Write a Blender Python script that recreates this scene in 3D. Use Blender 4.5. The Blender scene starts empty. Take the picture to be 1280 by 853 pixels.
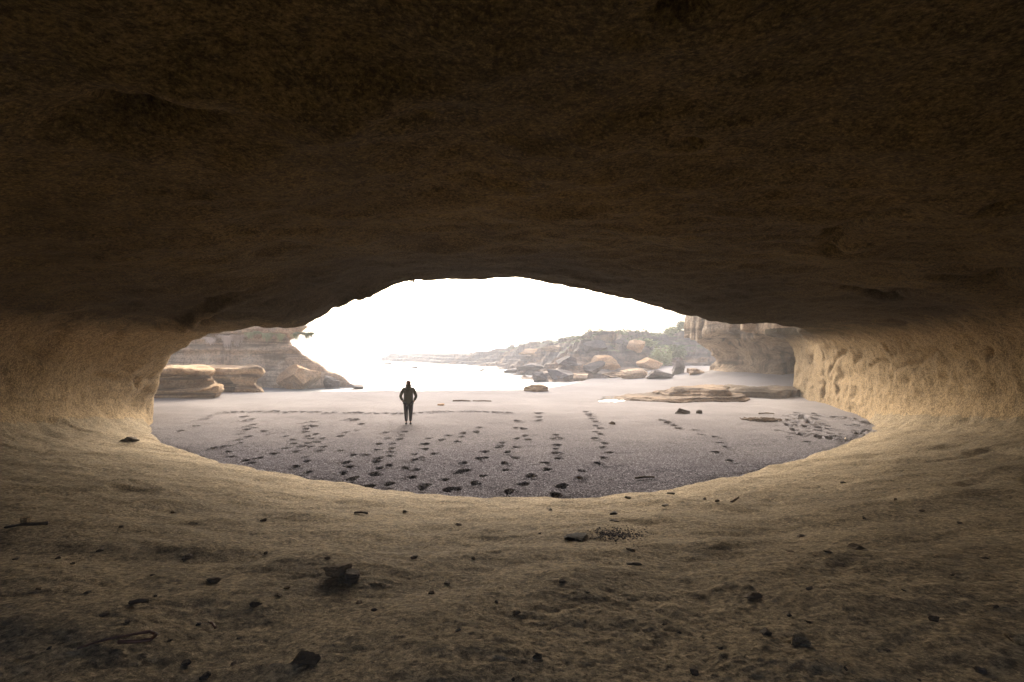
import bpy, bmesh, math, random
import numpy as np
from mathutils import Vector, Matrix
from mathutils.bvhtree import BVHTree

random.seed(7)
rng = np.random.default_rng(11)
scene = bpy.context.scene
COL = scene.collection
F_PX, CX, HY = 640.0, 640.0, 440.0     # focal length in photo pixels, centre column, horizon row
SAND, SEA = -2.8, -3.05

# ------------------------------------------------------------------ helpers
def tag(o, label=None, cat=None, group=None, kind=None):
    if label: o['label'] = label
    if cat: o['category'] = cat
    if group: o['group'] = group
    if kind: o['kind'] = kind
    return o

def mesh_obj(name, verts, faces, mat=None, parent=None, smooth=True):
    me = bpy.data.meshes.new(name)
    verts = np.asarray(verts, dtype=np.float32)
    me.from_pydata(verts.tolist(), [], [list(map(int, f)) for f in faces])
    if smooth:
        me.polygons.foreach_set('use_smooth', np.ones(len(me.polygons), dtype=bool))
    me.update()
    o = bpy.data.objects.new(name, me)
    COL.objects.link(o)
    if mat: me.materials.append(mat)
    if parent: o.parent = parent
    return o

def quads_obj(name, V, Q, mat=None, smooth=True):
    V = np.ascontiguousarray(V, dtype=np.float32); Q = np.ascontiguousarray(Q, dtype=np.int32)
    me = bpy.data.meshes.new(name)
    n = len(Q)
    me.vertices.add(len(V)); me.vertices.foreach_set('co', V.ravel())
    me.loops.add(n * 4); me.loops.foreach_set('vertex_index', Q.ravel())
    me.polygons.add(n)
    me.polygons.foreach_set('loop_start', np.arange(0, 4 * n, 4, dtype=np.int32))
    me.polygons.foreach_set('use_smooth', np.full(n, smooth, dtype=bool))
    me.update(calc_edges=True); me.validate()
    o = bpy.data.objects.new(name, me); COL.objects.link(o)
    if mat: me.materials.append(mat)
    return o

_G = np.random.default_rng(3).normal(size=(256, 3)).astype(np.float32)
_G /= np.linalg.norm(_G, axis=1)[:, None]
_PERM = np.random.default_rng(5).permutation(256).astype(np.int32)
def perlin(P):
    P = np.asarray(P, dtype=np.float32)
    i = np.floor(P).astype(np.int32); f = P - i
    u = f * f * f * (f * (f * 6 - 15) + 10)
    out = np.zeros(len(P), dtype=np.float32)
    for dx in (0, 1):
        wx = u[:, 0] if dx else 1 - u[:, 0]
        hx = _PERM[(i[:, 0] + dx) & 255]
        for dy in (0, 1):
            wy = u[:, 1] if dy else 1 - u[:, 1]
            hy = _PERM[(hx + i[:, 1] + dy) & 255]
            for dz in (0, 1):
                wz = u[:, 2] if dz else 1 - u[:, 2]
                g = _G[_PERM[(hy + i[:, 2] + dz) & 255]]
                d = g[:, 0] * (f[:, 0] - dx) + g[:, 1] * (f[:, 1] - dy) + g[:, 2] * (f[:, 2] - dz)
                out += wx * wy * wz * d
    return out * 1.5
def fbm(P, octaves=4, gain=0.5):
    P = np.asarray(P, dtype=np.float32); a = 1.0; s = 0; q = P
    for k in range(octaves):
        s = s + a * perlin(q); q = q * 2.03 + 17.3; a *= gain
    return s
def smin(a, b, k):
    h = np.clip(k - np.abs(a - b), 0, None) / k
    return np.minimum(a, b) - h * h * h * k / 6.0
def smax(a, b, k): return -smin(-a, -b, k)
def sstep(x, a, b):
    t = np.clip((x - a) / (b - a), 0, 1); return t * t * (3 - 2 * t)

def surface_nets(F, org, h):
    """F > 0 is solid; returns vertices and outward facing quads."""
    s = F > 0
    nx, ny, nz = F.shape
    cnt = np.zeros((nx - 1, ny - 1, nz - 1), dtype=np.int8)
    for a in (0, 1):
        for b in (0, 1):
            for c in (0, 1):
                cnt += s[a:nx - 1 + a, b:ny - 1 + b, c:nz - 1 + c]
    act = (cnt > 0) & (cnt < 8)
    idx = np.full(act.shape, -1, dtype=np.int32)
    I = np.argwhere(act); idx[act] = np.arange(len(I))
    acc = np.zeros((len(I), 3), dtype=np.float64); num = np.zeros(len(I))
    cor = [(a, b, c) for a in (0, 1) for b in (0, 1) for c in (0, 1)]
    for p in cor:
        for ax in range(3):
            if p[ax]: continue
            q = list(p); q[ax] = 1
            f0 = F[I[:, 0] + p[0], I[:, 1] + p[1], I[:, 2] + p[2]]
            f1 = F[I[:, 0] + q[0], I[:, 1] + q[1], I[:, 2] + q[2]]
            m = (f0 > 0) != (f1 > 0)
            t = np.where(m, f0 / np.where(m, f0 - f1, 1), 0)
            pos = np.tile(np.array(p, float), (len(I), 1)); pos[:, ax] = t
            acc[m] += pos[m]; num += m
    V = (I + acc / num[:, None]) * h + np.array(org)
    Q = []
    for ax in range(3):
        a0 = [slice(None)] * 3; a1 = [slice(None)] * 3
        a0[ax] = slice(0, -1); a1[ax] = slice(1, None)
        chg = s[tuple(a0)] != s[tuple(a1)]
        E = np.argwhere(chg)
        b, c = (ax + 1) % 3, (ax + 2) % 3
        lim = F.shape
        ok = (E[:, b] > 0) & (E[:, c] > 0) & (E[:, b] < lim[b] - 1) & (E[:, c] < lim[c] - 1)
        E = E[ok]
        def cell(db, dc):
            e = E.copy(); e[:, b] += db; e[:, c] += dc
            return idx[e[:, 0], e[:, 1], e[:, 2]]
        q = np.stack([cell(-1, -1), cell(0, -1), cell(0, 0), cell(-1, 0)], 1)
        solid0 = s[E[:, 0], E[:, 1], E[:, 2]]
        q[~solid0] = q[~solid0][:, ::-1]
        Q.append(q)
    return V, np.concatenate(Q)

def vnormals(V, Q):
    n = np.cross(V[Q[:, 2]] - V[Q[:, 0]], V[Q[:, 3]] - V[Q[:, 1]])
    N = np.zeros_like(V)
    for k in range(4): np.add.at(N, Q[:, k], n)
    return N / np.maximum(np.linalg.norm(N, axis=1), 1e-9)[:, None]

def grid(lo, hi, h):
    ax = [np.arange(a, b + h, h, dtype=np.float32) for a, b in zip(lo, hi)]
    return np.meshgrid(*ax, indexing='ij')
def pad_solid(F):
    F[0] = F[-1] = -1; F[:, 0] = F[:, -1] = -1; F[:, :, 0] = F[:, :, -1] = -1
    return F

def sdf_obj(name, fn, lo, hi, h, mat, disp):
    X, Y, Z = grid(lo, hi, h)
    F = pad_solid(fn(X, Y, Z))
    V, Q = surface_nets(F, lo, h)
    V = V + vnormals(V, Q) * disp(V)[:, None]
    return quads_obj(name, V, Q, mat)

def px_to_plane(px, py, z=SAND):
    y = -z * F_PX / (py - HY)
    return ((px - CX) / F_PX * y, y, z)

# ------------------------------------------------------------------ materials
class NT:
    def __init__(s, name):
        m = bpy.data.materials.new(name); m.use_nodes = True
        s.m = m; s.n = m.node_tree.nodes; s.l = m.node_tree.links
        s.bsdf = s.n['Principled BSDF']
        s.geo = s.n.new('ShaderNodeNewGeometry')
        s.pos = s.geo.outputs['Position']
    def link(s, a, b): s.l.new(a, b)
    def mapping(s, scale):
        n = s.n.new('ShaderNodeMapping'); n.inputs['Scale'].default_value = scale
        s.link(s.pos, n.inputs['Vector']); return n.outputs['Vector']
    def noise(s, scale, detail=4, rough=0.55, vec=None, dist=0.0):
        n = s.n.new('ShaderNodeTexNoise')
        n.inputs['Scale'].default_value = scale; n.inputs['Detail'].default_value = detail
        n.inputs['Roughness'].default_value = rough; n.inputs['Distortion'].default_value = dist
        s.link(vec or s.pos, n.inputs['Vector']); return n.outputs['Fac']
    def voronoi(s, scale, vec=None, feature='F1', out='Distance'):
        n = s.n.new('ShaderNodeTexVoronoi'); n.feature = feature; n.inputs['Scale'].default_value = scale
        s.link(vec or s.pos, n.inputs['Vector']); return n.outputs[out]
    def ramp(s, fac, stops):
        n = s.n.new('ShaderNodeValToRGB'); e = n.color_ramp.elements
        while len(e) < len(stops): e.new(0.5)
        for el, (p, c) in zip(e, stops):
            el.position = p; el.color = (*c, 1) if len(c) == 3 else c
        s.link(fac, n.inputs['Fac']); return n.outputs['Color']
    def mix(s, fac, a, b, mode='MIX'):
        n = s.n.new('ShaderNodeMix'); n.data_type = 'RGBA'; n.blend_type = mode
        for sock, v in ((n.inputs[0], fac), (n.inputs[6], a), (n.inputs[7], b)):
            if hasattr(v, 'is_output'): s.link(v, sock)
            elif isinstance(v, (int, float)): sock.default_value = v
            else: sock.default_value = (*v, 1)
        return n.outputs[2]
    def math(s, op, a, b=0.0):
        n = s.n.new('ShaderNodeMath'); n.operation = op
        for sock, v in zip(n.inputs, (a, b)):
            if hasattr(v, 'is_output'): s.link(v, sock)
            else: sock.default_value = v
        return n.outputs[0]
    def bump(s, height, strength, dist, prev=None):
        n = s.n.new('ShaderNodeBump'); n.inputs['Strength'].default_value = strength
        n.inputs['Distance'].default_value = dist; s.link(height, n.inputs['Height'])
        if prev is not None: s.link(prev, n.inputs['Normal'])
        return n.outputs['Normal']
    def done(s, color, rough=0.9, normal=None, spec=0.3):
        b = s.bsdf
        if hasattr(color, 'is_output'): s.link(color, b.inputs['Base Color'])
        else: b.inputs['Base Color'].default_value = (*color, 1)
        if hasattr(rough, 'is_output'): s.link(rough, b.inputs['Roughness'])
        else: b.inputs['Roughness'].default_value = rough
        b.inputs['Specular IOR Level'].default_value = spec
        if normal is not None: s.link(normal, b.inputs['Normal'])
        return s.m

def white(v): return (v, v, v)

def cave_material(name, base, dark, stain, stain_amount, bump_k=1.0, upper=None):
    t = NT(name)
    raw = (base, dark, stain)
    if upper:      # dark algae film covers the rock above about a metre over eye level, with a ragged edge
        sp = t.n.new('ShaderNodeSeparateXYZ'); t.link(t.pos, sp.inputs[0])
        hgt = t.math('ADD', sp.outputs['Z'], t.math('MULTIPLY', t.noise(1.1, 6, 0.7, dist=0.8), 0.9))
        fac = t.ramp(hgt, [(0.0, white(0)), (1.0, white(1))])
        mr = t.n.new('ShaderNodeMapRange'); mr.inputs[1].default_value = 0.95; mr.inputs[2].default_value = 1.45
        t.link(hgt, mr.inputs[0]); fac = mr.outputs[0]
        sy = t.math('ADD', sp.outputs['Y'], t.math('MULTIPLY', t.noise(0.4, 5, 0.65), 9.0))  # rock greyer at the mouth; colour also darkened there, lightened inside, evening the light
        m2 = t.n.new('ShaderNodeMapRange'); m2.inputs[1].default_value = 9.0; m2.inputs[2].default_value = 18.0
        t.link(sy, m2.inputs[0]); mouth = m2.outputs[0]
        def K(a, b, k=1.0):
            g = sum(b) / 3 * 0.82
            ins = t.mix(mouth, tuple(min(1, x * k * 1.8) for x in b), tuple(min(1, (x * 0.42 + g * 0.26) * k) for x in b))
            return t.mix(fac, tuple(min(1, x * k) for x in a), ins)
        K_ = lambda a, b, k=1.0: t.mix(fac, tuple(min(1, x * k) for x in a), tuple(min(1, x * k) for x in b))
    else:
        upper = raw; K = lambda a, b, k=1.0: tuple(min(1, x * k) for x in a)
    B, D, S = zip(raw, upper)
    big = t.noise(0.35, 4, 0.6)
    mid = t.noise(1.6, 5, 0.65, vec=t.mapping((0.7, 0.7, 1.6)), dist=0.6)
    fine = t.noise(8, 6, 0.8, dist=0.4)
    grain = t.noise(27, 5, 0.8)
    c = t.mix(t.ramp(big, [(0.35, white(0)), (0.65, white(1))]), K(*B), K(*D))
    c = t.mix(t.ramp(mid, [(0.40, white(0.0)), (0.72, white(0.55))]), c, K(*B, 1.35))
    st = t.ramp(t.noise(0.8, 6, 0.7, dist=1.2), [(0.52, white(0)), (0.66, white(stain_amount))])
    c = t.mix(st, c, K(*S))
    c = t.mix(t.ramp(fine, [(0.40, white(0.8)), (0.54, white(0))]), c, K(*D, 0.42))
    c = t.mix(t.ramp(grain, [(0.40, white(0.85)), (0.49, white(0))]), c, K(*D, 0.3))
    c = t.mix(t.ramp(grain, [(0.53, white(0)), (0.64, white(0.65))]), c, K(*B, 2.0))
    wv = t.n.new('ShaderNodeVectorMath'); wv.operation = 'ADD'; t.link(t.pos, wv.inputs[0])
    nv = t.n.new('ShaderNodeTexNoise'); nv.inputs['Scale'].default_value = 1.5; nv.inputs['Detail'].default_value = 5
    t.link(t.pos, nv.inputs['Vector']); t.link(nv.outputs['Color'], wv.inputs[1])
    ck = t.voronoi(0.55, vec=wv.outputs[0], feature='DISTANCE_TO_EDGE')
    gate = t.ramp(t.noise(0.5, 3), [(0.53, white(0)), (0.62, white(0.3 if upper is not raw else 0))])
    crack = t.math('MULTIPLY', t.ramp(ck, [(0.0, white(1)), (0.022, white(0))]), gate)
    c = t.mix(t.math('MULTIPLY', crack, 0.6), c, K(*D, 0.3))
    n = t.bump(mid, 0.45 * bump_k, 0.10)
    n = t.bump(t.math('SUBTRACT', 1.0, crack), 0.5, 0.05, n)
    n = t.bump(fine, 0.7 * bump_k, 0.04, n)
    n = t.bump(grain, 0.8 * bump_k, 0.015, n)
    return t.done(c, 0.95, n, 0.15)

M = {}
M['cave_floor'] = cave_material('cave_floor_sandstone', (0.262, 0.205, 0.124), (0.195, 0.152, 0.092), (0.10, 0.079, 0.049), 0.5)
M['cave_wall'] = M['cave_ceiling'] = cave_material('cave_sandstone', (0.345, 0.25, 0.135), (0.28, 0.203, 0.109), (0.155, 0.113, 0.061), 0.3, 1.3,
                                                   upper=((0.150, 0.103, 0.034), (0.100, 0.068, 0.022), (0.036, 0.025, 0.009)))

def outcrop_material(name, cols, strata=2.2, bump_k=1.0, band=0.6, streak=0.0):
    t = NT(name)
    v = t.mapping((0.12, 0.12, strata))
    lay = t.noise(1.0, 5, 0.6, vec=v, dist=0.3)
    big = t.noise(0.45, 5, 0.6, dist=0.5)
    fine = t.noise(6, 6, 0.7)
    c = t.ramp(big, [(0.30, cols[0]), (0.5, cols[1]), (0.7, cols[2])])
    if streak:
        sk = t.noise(1.0, 5, 0.65, vec=t.mapping((1.1, 1.1, 0.16)), dist=0.8)
        c = t.mix(t.ramp(sk, [(0.50, white(0)), (0.64, white(streak))]), c, tuple(x * 0.28 for x in cols[0]))
        c = t.mix(t.ramp(sk, [(0.30, white(streak * 0.8)), (0.40, white(0))]), c, tuple(min(0.8, x * 1.3) for x in cols[2]))
    c = t.mix(t.ramp(lay, [(0.40, white(band)), (0.50, white(0))]), c, tuple(x * 0.33 for x in cols[0]))
    c = t.mix(t.ramp(fine, [(0.38, white(0.6)), (0.55, white(0))]), c, tuple(x * 0.4 for x in cols[0]))
    n = t.bump(lay, 0.8 * bump_k, 0.25)
    n = t.bump(fine, 0.8 * bump_k, 0.10, n)
    return t.done(c, 0.9, n, 0.2)
M['cliff'] = outcrop_material('pale_layered_sandstone', [(0.46, 0.30, 0.18), (0.62, 0.44, 0.28), (0.68, 0.51, 0.34)], 2.2, 1.2, 0.75, 0.45)
M['ledge'] = outcrop_material('ochre_layered_sandstone', [(0.34, 0.21, 0.11), (0.52, 0.36, 0.20), (0.60, 0.45, 0.28)], 3.6, 1.0, 0.85)
M['seacliff'] = outcrop_material('tan_undercut_sandstone', [(0.22, 0.155, 0.095), (0.40, 0.29, 0.18), (0.50, 0.38, 0.25)], 1.3, 1.4, 0.75, 0.9)
M['orange'] = outcrop_material('orange_sandstone', [(0.40, 0.22, 0.10), (0.54, 0.33, 0.17), (0.60, 0.43, 0.27)], 1.2, 1.0, 0.25)
M['grey'] = outcrop_material('grey_weathered_rock', [(0.10, 0.085, 0.075), (0.17, 0.145, 0.13), (0.24, 0.20, 0.17)], 1.6)
M['flat'] = outcrop_material('brown_bedded_sandstone', [(0.16, 0.105, 0.06), (0.26, 0.18, 0.11), (0.34, 0.25, 0.16)], 7, 1.0, 0.8)
M['palerock'] = outcrop_material('whitish_rock', [(0.42, 0.38, 0.33), (0.60, 0.56, 0.51), (0.72, 0.69, 0.65)], 2, 0.8, 0.3)
M['blackstone'] = outcrop_material('black_stone', [(0.018, 0.015, 0.013), (0.03, 0.025, 0.02), (0.05, 0.04, 0.03)], 8, 0.5)
M['gravel'] = outcrop_material('loose_grey_grit', [(0.10, 0.09, 0.09), (0.17, 0.155, 0.16), (0.26, 0.24, 0.25)], 8, 0.3, 0.2)
M['darkstone'] = outcrop_material('dark_wet_stone', [(0.05, 0.038, 0.028), (0.085, 0.065, 0.046), (0.13, 0.10, 0.07)], 8, 0.5)
M['brownstone'] = outcrop_material('brown_mudstone', [(0.09, 0.065, 0.04), (0.14, 0.10, 0.06), (0.18, 0.13, 0.08)], 10, 0.5)

def headland_material():
    t = NT('headland_rock_and_turf')
    sep = t.n.new('ShaderNodeSeparateXYZ'); t.link(t.geo.outputs['Normal'], sep.inputs[0])
    sp = t.n.new('ShaderNodeSeparateXYZ'); t.link(t.pos, sp.inputs[0])
    lay = t.noise(1.0, 5, 0.6, vec=t.mapping((0.10, 0.10, 1.6)), dist=0.3)
    big = t.noise(0.16, 5, 0.6, dist=0.5)
    fine = t.noise(2.2, 6, 0.7)
    c = t.ramp(big, [(0.34, (0.13, 0.11, 0.10)), (0.48, (0.22, 0.17, 0.13)), (0.62, (0.40, 0.25, 0.14))])
    c = t.mix(t.ramp(lay, [(0.40, white(0.75)), (0.58, white(0))]), c, (0.06, 0.05, 0.045))
    c = t.mix(t.ramp(fine, [(0.38, white(0.7)), (0.55, white(0))]), c, (0.06, 0.05, 0.045))
    g = t.math('MULTIPLY', t.ramp(t.math('ADD', sp.outputs['Z'], t.math('MULTIPLY', fine, 1.6)), [(0.0, white(0)), (1.0, white(1))]), 1.0)
    up = t.ramp(sep.outputs['Z'], [(0.75, white(0)), (0.92, white(1))])
    turf = t.ramp(fine, [(0.35, (0.05, 0.07, 0.02)), (0.6, (0.12, 0.15, 0.05))])
    c = t.mix(t.math('MULTIPLY', g, up), c, turf)
    n = t.bump(lay, 0.8, 0.3); n = t.bump(fine, 0.8, 0.25, n)
    return t.done(c, 0.9, n, 0.2)
M['headland'] = headland_material()

def sand_material():
    t = NT('coarse_shell_sand')
    sp = t.n.new('ShaderNodeSeparateXYZ'); t.link(t.pos, sp.inputs[0])
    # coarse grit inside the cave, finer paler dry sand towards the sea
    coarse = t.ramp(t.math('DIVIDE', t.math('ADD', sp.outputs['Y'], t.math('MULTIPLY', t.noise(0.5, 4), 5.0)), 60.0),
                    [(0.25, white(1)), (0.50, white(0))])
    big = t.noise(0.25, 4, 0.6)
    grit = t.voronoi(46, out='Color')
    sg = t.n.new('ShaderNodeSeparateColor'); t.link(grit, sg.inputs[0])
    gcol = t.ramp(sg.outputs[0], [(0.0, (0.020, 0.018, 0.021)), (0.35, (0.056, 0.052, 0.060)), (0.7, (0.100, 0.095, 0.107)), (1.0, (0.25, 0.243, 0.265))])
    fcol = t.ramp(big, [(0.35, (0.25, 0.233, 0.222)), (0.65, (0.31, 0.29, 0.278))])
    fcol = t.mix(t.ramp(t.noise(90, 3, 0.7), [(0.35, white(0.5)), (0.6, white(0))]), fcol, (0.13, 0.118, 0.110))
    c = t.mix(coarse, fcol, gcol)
    # damp tide line and scattered dark wrack bits
    wr = t.ramp(t.noise(9, 6, 0.8, vec=t.mapping((0.5, 1.0, 1.0))), [(0.30, white(0.6)), (0.37, white(0))])
    c = t.mix(wr, c, (0.13, 0.105, 0.085))
    peb = t.voronoi(30)
    n = t.bump(t.noise(1.6, 4, 0.6), 0.35, 0.08)
    n = t.bump(t.noise(11, 5, 0.7), 0.5, 0.03, n)
    n = t.bump(peb, 0.7, 0.02, n)
    return t.done(c, 1.0, n, 0.0)
M['sand'] = sand_material()

def sea_material():
    t = NT('foamy_sea_water')
    foam_n = t.noise(1.0, 7, 0.7, vec=t.mapping((0.06, 0.30, 1)), dist=1.5)
    foam = t.ramp(foam_n, [(0.47, white(0)), (0.60, white(1))])
    c = t.mix(foam, (0.07, 0.085, 0.09), (0.46, 0.47, 0.48))
    r = t.ramp(foam, [(0, white(0.35)), (1, white(0.9))])
    n = t.bump(t.noise(1.0, 5, 0.6, vec=t.mapping((0.5, 1.6, 1))), 0.6, 0.25)
    n = t.bump(foam_n, 0.5, 0.3, n)
    return t.done(c, r, n, 0.12)
M['sea'] = sea_material()
def plain(name, c, c2=None, scale=20, rough=0.9, spec=0.3, bump=0.0):
    t = NT(name); f = t.noise(scale, 4, 0.6)
    col = t.ramp(f, [(0.35, c), (0.65, c2 or tuple(min(1, x * 1.4) for x in c))])
    n = t.bump(f, bump, 0.02) if bump else None
    return t.done(col, rough, n, spec)
t = NT('shallow_stream_water')
M['pool'] = t.done((0.30, 0.28, 0.25), 0.06, t.bump(t.noise(3, 3), 0.08, 0.03), 1.0)
M['algae'] = plain('green_algae', (0.07, 0.12, 0.02), (0.14, 0.20, 0.04), 6, 0.7)
M['leaf'] = plain('coastal_leaves', (0.075, 0.105, 0.035), (0.15, 0.18, 0.07), 1.3, 0.75)
M['leaf2'] = plain('pale_coastal_leaves', (0.24, 0.27, 0.12), (0.36, 0.38, 0.19), 1.3, 0.75)
M['dryleaf'] = plain('dry_hanging_fronds', (0.62, 0.49, 0.40), (0.80, 0.68, 0.58), 3, 0.85)
M['stem'] = plain('shrub_stem', (0.10, 0.07, 0.045), None, 9)
M['jacket'] = plain('olive_jacket_cloth', (0.050, 0.050, 0.036), (0.075, 0.074, 0.052), 30, 0.85, 0.2, 0.3)
M['legging'] = plain('dark_navy_legging', (0.018, 0.016, 0.026), (0.028, 0.025, 0.036), 30, 0.8, 0.2)
M['shoe'] = plain('black_shoe', (0.015, 0.014, 0.014), None, 20, 0.6)
M['skin'] = plain('skin', (0.42, 0.26, 0.19), (0.48, 0.30, 0.22), 15, 0.6)
M['hair'] = plain('auburn_hair', (0.13, 0.045, 0.03), (0.22, 0.08, 0.055), 40, 0.6, 0.3, 0.4)
M['wood'] = plain('bleached_driftwood', (0.10, 0.07, 0.045), (0.22, 0.16, 0.11), 14, 0.85, 0.2, 0.5)
M['darkwood'] = plain('dark_driftwood', (0.035, 0.025, 0.018), (0.07, 0.05, 0.035), 14, 0.85, 0.2, 0.5)
M['palewood'] = plain('pale_driftwood', (0.42, 0.36, 0.28), (0.55, 0.48, 0.40), 14, 0.85, 0.2, 0.5)
M['kelp'] = plain('dry_kelp', (0.05, 0.022, 0.014), (0.10, 0.045, 0.025), 12, 0.5, 0.4, 0.4)
M['wrack'] = plain('brown_seaweed_wrack', (0.07, 0.04, 0.022), (0.13, 0.08, 0.04), 12, 0.7, 0.3, 0.4)

# ------------------------------------------------------------------ cave body
def interp(x, pts):
    a = np.array(pts, dtype=np.float32); return np.interp(x, a[:, 0], a[:, 1]).astype(np.float32)
EDGE = [(-16, 20.5), (-13.2, 18.6), (-12.0, 17.1), (-9.9, 14.9), (-7.9, 13.3), (-5.8, 11.9), (-4.1, 11.0), (-2.6, 10.36), (-1.24, 9.96),
        (0.9, 9.75), (2.0, 9.95), (3.26, 10.4), (4.55, 11.2), (5.87, 12.1), (7.5, 13.3), (9.8, 15.3), (12.5, 17.9), (14.1, 19.9), (17, 24)]
def y_edge(x): return interp(x, EDGE)
def floor_z(x, y):
    d = y_edge(x) - y
    up = 0.17 * d; up = 1.35 - np.log1p(np.exp((1.35 - up) * 4)) / 4     # soft cap
    return SAND + np.where(d > 0, up + 0.03, 1.1 * d + 0.03)
LIPZ = [(-16, -2.0), (-13.7, -0.75), (-13.2, -0.42), (-12.4, 0.02), (-11.7, 0.36), (-10.6, 0.63), (-8.6, 0.76), (-6.9, 0.80), (-6.4, 1.02), (-5.3, 1.74), (-4.6, 1.80), (-4.2, 1.98), (-3.2, 2.33),
        (-1.9, 2.46), (0, 2.38), (1.6, 2.20), (3.0, 1.95), (4.0, 1.67), (5.6, 1.20), (7.4, 1.05), (9, 1.02), (11.2, 1.02), (20, 1.05), (30, 1.1)]
LIPY = [(-24, 30), (-19.5, 26), (-13.9, 19.9), (-10.4, 18.0), (-6.8, 17.0), (5.6, 17.0), (7.4, 18.0), (11.2, 20.5), (13, 23), (15, 27), (26, 44)]
XL = [(-12, -8), (-6, -10.5), (0, -11.3), (6, -11.4), (11.6, -11.9), (15, -13.0), (18.6, -13.75), (24, -15)]
XR = [(-12, 8), (-6, 10.5), (0, 11.3), (6, 11.6), (11.6, 12.3), (17, 13.8), (20, 14.6), (26, 16.3), (31, 17.7), (33.5, 18.4), (35, 19.6), (37, 20.6), (40, 20.6), (44, 20.0), (48, 18.9), (51, 18.6)]
def ceil_z(x, y):
    zl = interp(x, LIPZ); yl = interp(x, LIPY)
    zin = 1.75 + 0.036 * y - 0.0095 * x * x
    w = sstep(y - yl, -8.0, -0.5)
    out = sstep(y, 33, 37) * (x > 10)
    return zin * (1 - w) + (zl + out * (0.35 + 0.35 * np.sin(np.floor(y / 2.7) * 2.1) + 0.25 * np.sin(y * 1.7))) * w
H = 0.14
lo, hi = (-22.0, -9.0, -4.2), (27.0, 54.0, 7.2)
X, Y, Z = grid(lo, hi, H)
x2, y2 = X[:, :, 0], Y[:, :, 0]
zf2, zc2 = floor_z(x2, y2), ceil_z(x2, y2)
xl2, xr2 = interp(y2, XL), interp(y2, XR)
c2 = smin(x2 - xl2, y2 + 7.0 + 9.0 * np.exp(-((x2 + 0.5) / 6.0) ** 4), 2.0)   # unseen low passage added behind to let in fill light
a3 = Z - zf2[:, :, None]; b3 = zc2[:, :, None] - Z
hollow = (sstep(y2, 32.5, 38) * (1.5 + 0.6 * np.sin(y2 * 0.8 + 1)))[:, :, None] * np.exp(-((Z + 0.7) / 1.1) ** 2)
c3 = smin(np.broadcast_to(c2[:, :, None], Z.shape), xr2[:, :, None] + hollow + 0.15 * np.sin(Z * 6 + Y) * (hollow > 0.2) - X, 1.0)
void = smin(smin(b3, c3, 2.6), a3, 1.5)
del c3, hollow
# deep cleft in the far part of the right hand wall
ca, sa = 0.6, 0.8
ua, ub = (X - 20.5) * ca + (Y - 38.2) * sa, -(X - 20.5) * sa + (Y - 38.2) * ca
cl = 1.0 - np.sqrt((ua / 4.5) ** 2 + (ub / 0.85) ** 2 + ((Z + 1.2) / 1.45) ** 2)
void = np.maximum(void, cl * 0.7)
del ua, ub
roof = interp(x2, LIPY) - y2
roof = np.where(x2 < -14.2, roof * 0.65, roof)
ov2 = 3.0 + 0.5 * np.sin(y2 * 0.9) + 0.9 * (np.floor(y2 / 2.7) % 2) - 0.5 * (np.floor(y2 / 4.1 + 0.3) % 2)
rc = np.minimum(x2 - (xr2 - np.clip(ov2, 0.2, 4.2) * sstep(y2, 28, 36) * (1 - 0.45 * sstep(y2, 45, 49))), 50.5 - y2)
brow = roof[:, :, None] + 1.35 * np.clip(Z - (zc2 + 0.3 + 1.9 * (1 - sstep(x2, -10.5, -7.5)))[:, :, None], 0, 4.5)          # unseen brow of the roof shaped to lean out and shade the rim
back = rc[:, :, None] - 0.10 * np.clip(Z - zc2[:, :, None], 0, 9)
mass = np.maximum(brow, back)
mass = np.minimum(mass, 2.7 + 8 * sstep(Y, 2.0, 8.0) - Z)                            # unseen roof thinned behind the camera ...
hole = (1 - np.sqrt(((X + 1.2) / 7.8) ** 2 + ((Y + 4.3) / 3.3) ** 2)) * 2.5 + 0.25 * np.sin(X * 2) * np.sin(Y * 1.7)
void = np.maximum(void, np.where(Z > -0.2, hole, -1))                                # ... around a hole added to let in fill light from above
del brow, back, hole
Fc = smin(mass, -void, 0.25)
Fc = pad_solid(Fc)
V, Q = surface_nets(Fc, lo, H)
del X, Y, Z, a3, b3, void, mass, Fc, cl
# split the surface into floor, wall, ceiling and outer cliff, keeping one shared smooth surface
cen = V[Q].mean(1)
fz, cz = floor_z(cen[:, 0], cen[:, 1]), ceil_z(cen[:, 0], cen[:, 1])
inside = (cen[:, 1] < interp(cen[:, 0], LIPY) + 0.25) | (cen[:, 0] > 13)
part = np.full(len(Q), 1)
part[cen[:, 2] < fz + 0.30] = 0
part[(cen[:, 2] > cz - 0.34) & (cen[:, 2] > 0.55)] = 2
part[(cen[:, 2] > cz + 0.45) | (cen[:, 1] > 33.5) | (cen[:, 1] < -8.5)] = 3

def rock_disp(P):
    n = P * 1.0
    d = 0.16 * perlin(n * 0.35) + 0.10 * perlin(n * 0.9 + 5) + 0.05 * perlin(n * 2.1 + 9) + 0.022 * perlin(n * 5.0 + 3)
    lay = perlin(np.stack([n[:, 0] * 0.25, n[:, 1] * 0.25, n[:, 2] * 2.4], 1))
    d = d + 0.05 * lay * (1 - sstep(n[:, 2], 0.3, 1.0))
    return d
def floor_disp(P):
    q = P * np.array([1.0, 1.3, 1.0])
    r = 1 - np.abs(perlin(q * 1.3 + 40)) * 2
    d = 0.08 * perlin(q * 0.5) + 0.06 * perlin(q * 1.1 + 5) + 0.010 * r + 0.014 * perlin(q * 3.0 + 9) + 0.014 * perlin(q * 7 + 3) + 0.008 * perlin(q * 15 + 3)
    return d
def blend_disp(P):
    fz = floor_z(P[:, 0], P[:, 1])
    w = sstep(P[:, 2] - fz, 0.15, 0.9)
    return floor_disp(P) * (1 - w) + rock_disp(P) * w

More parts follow.
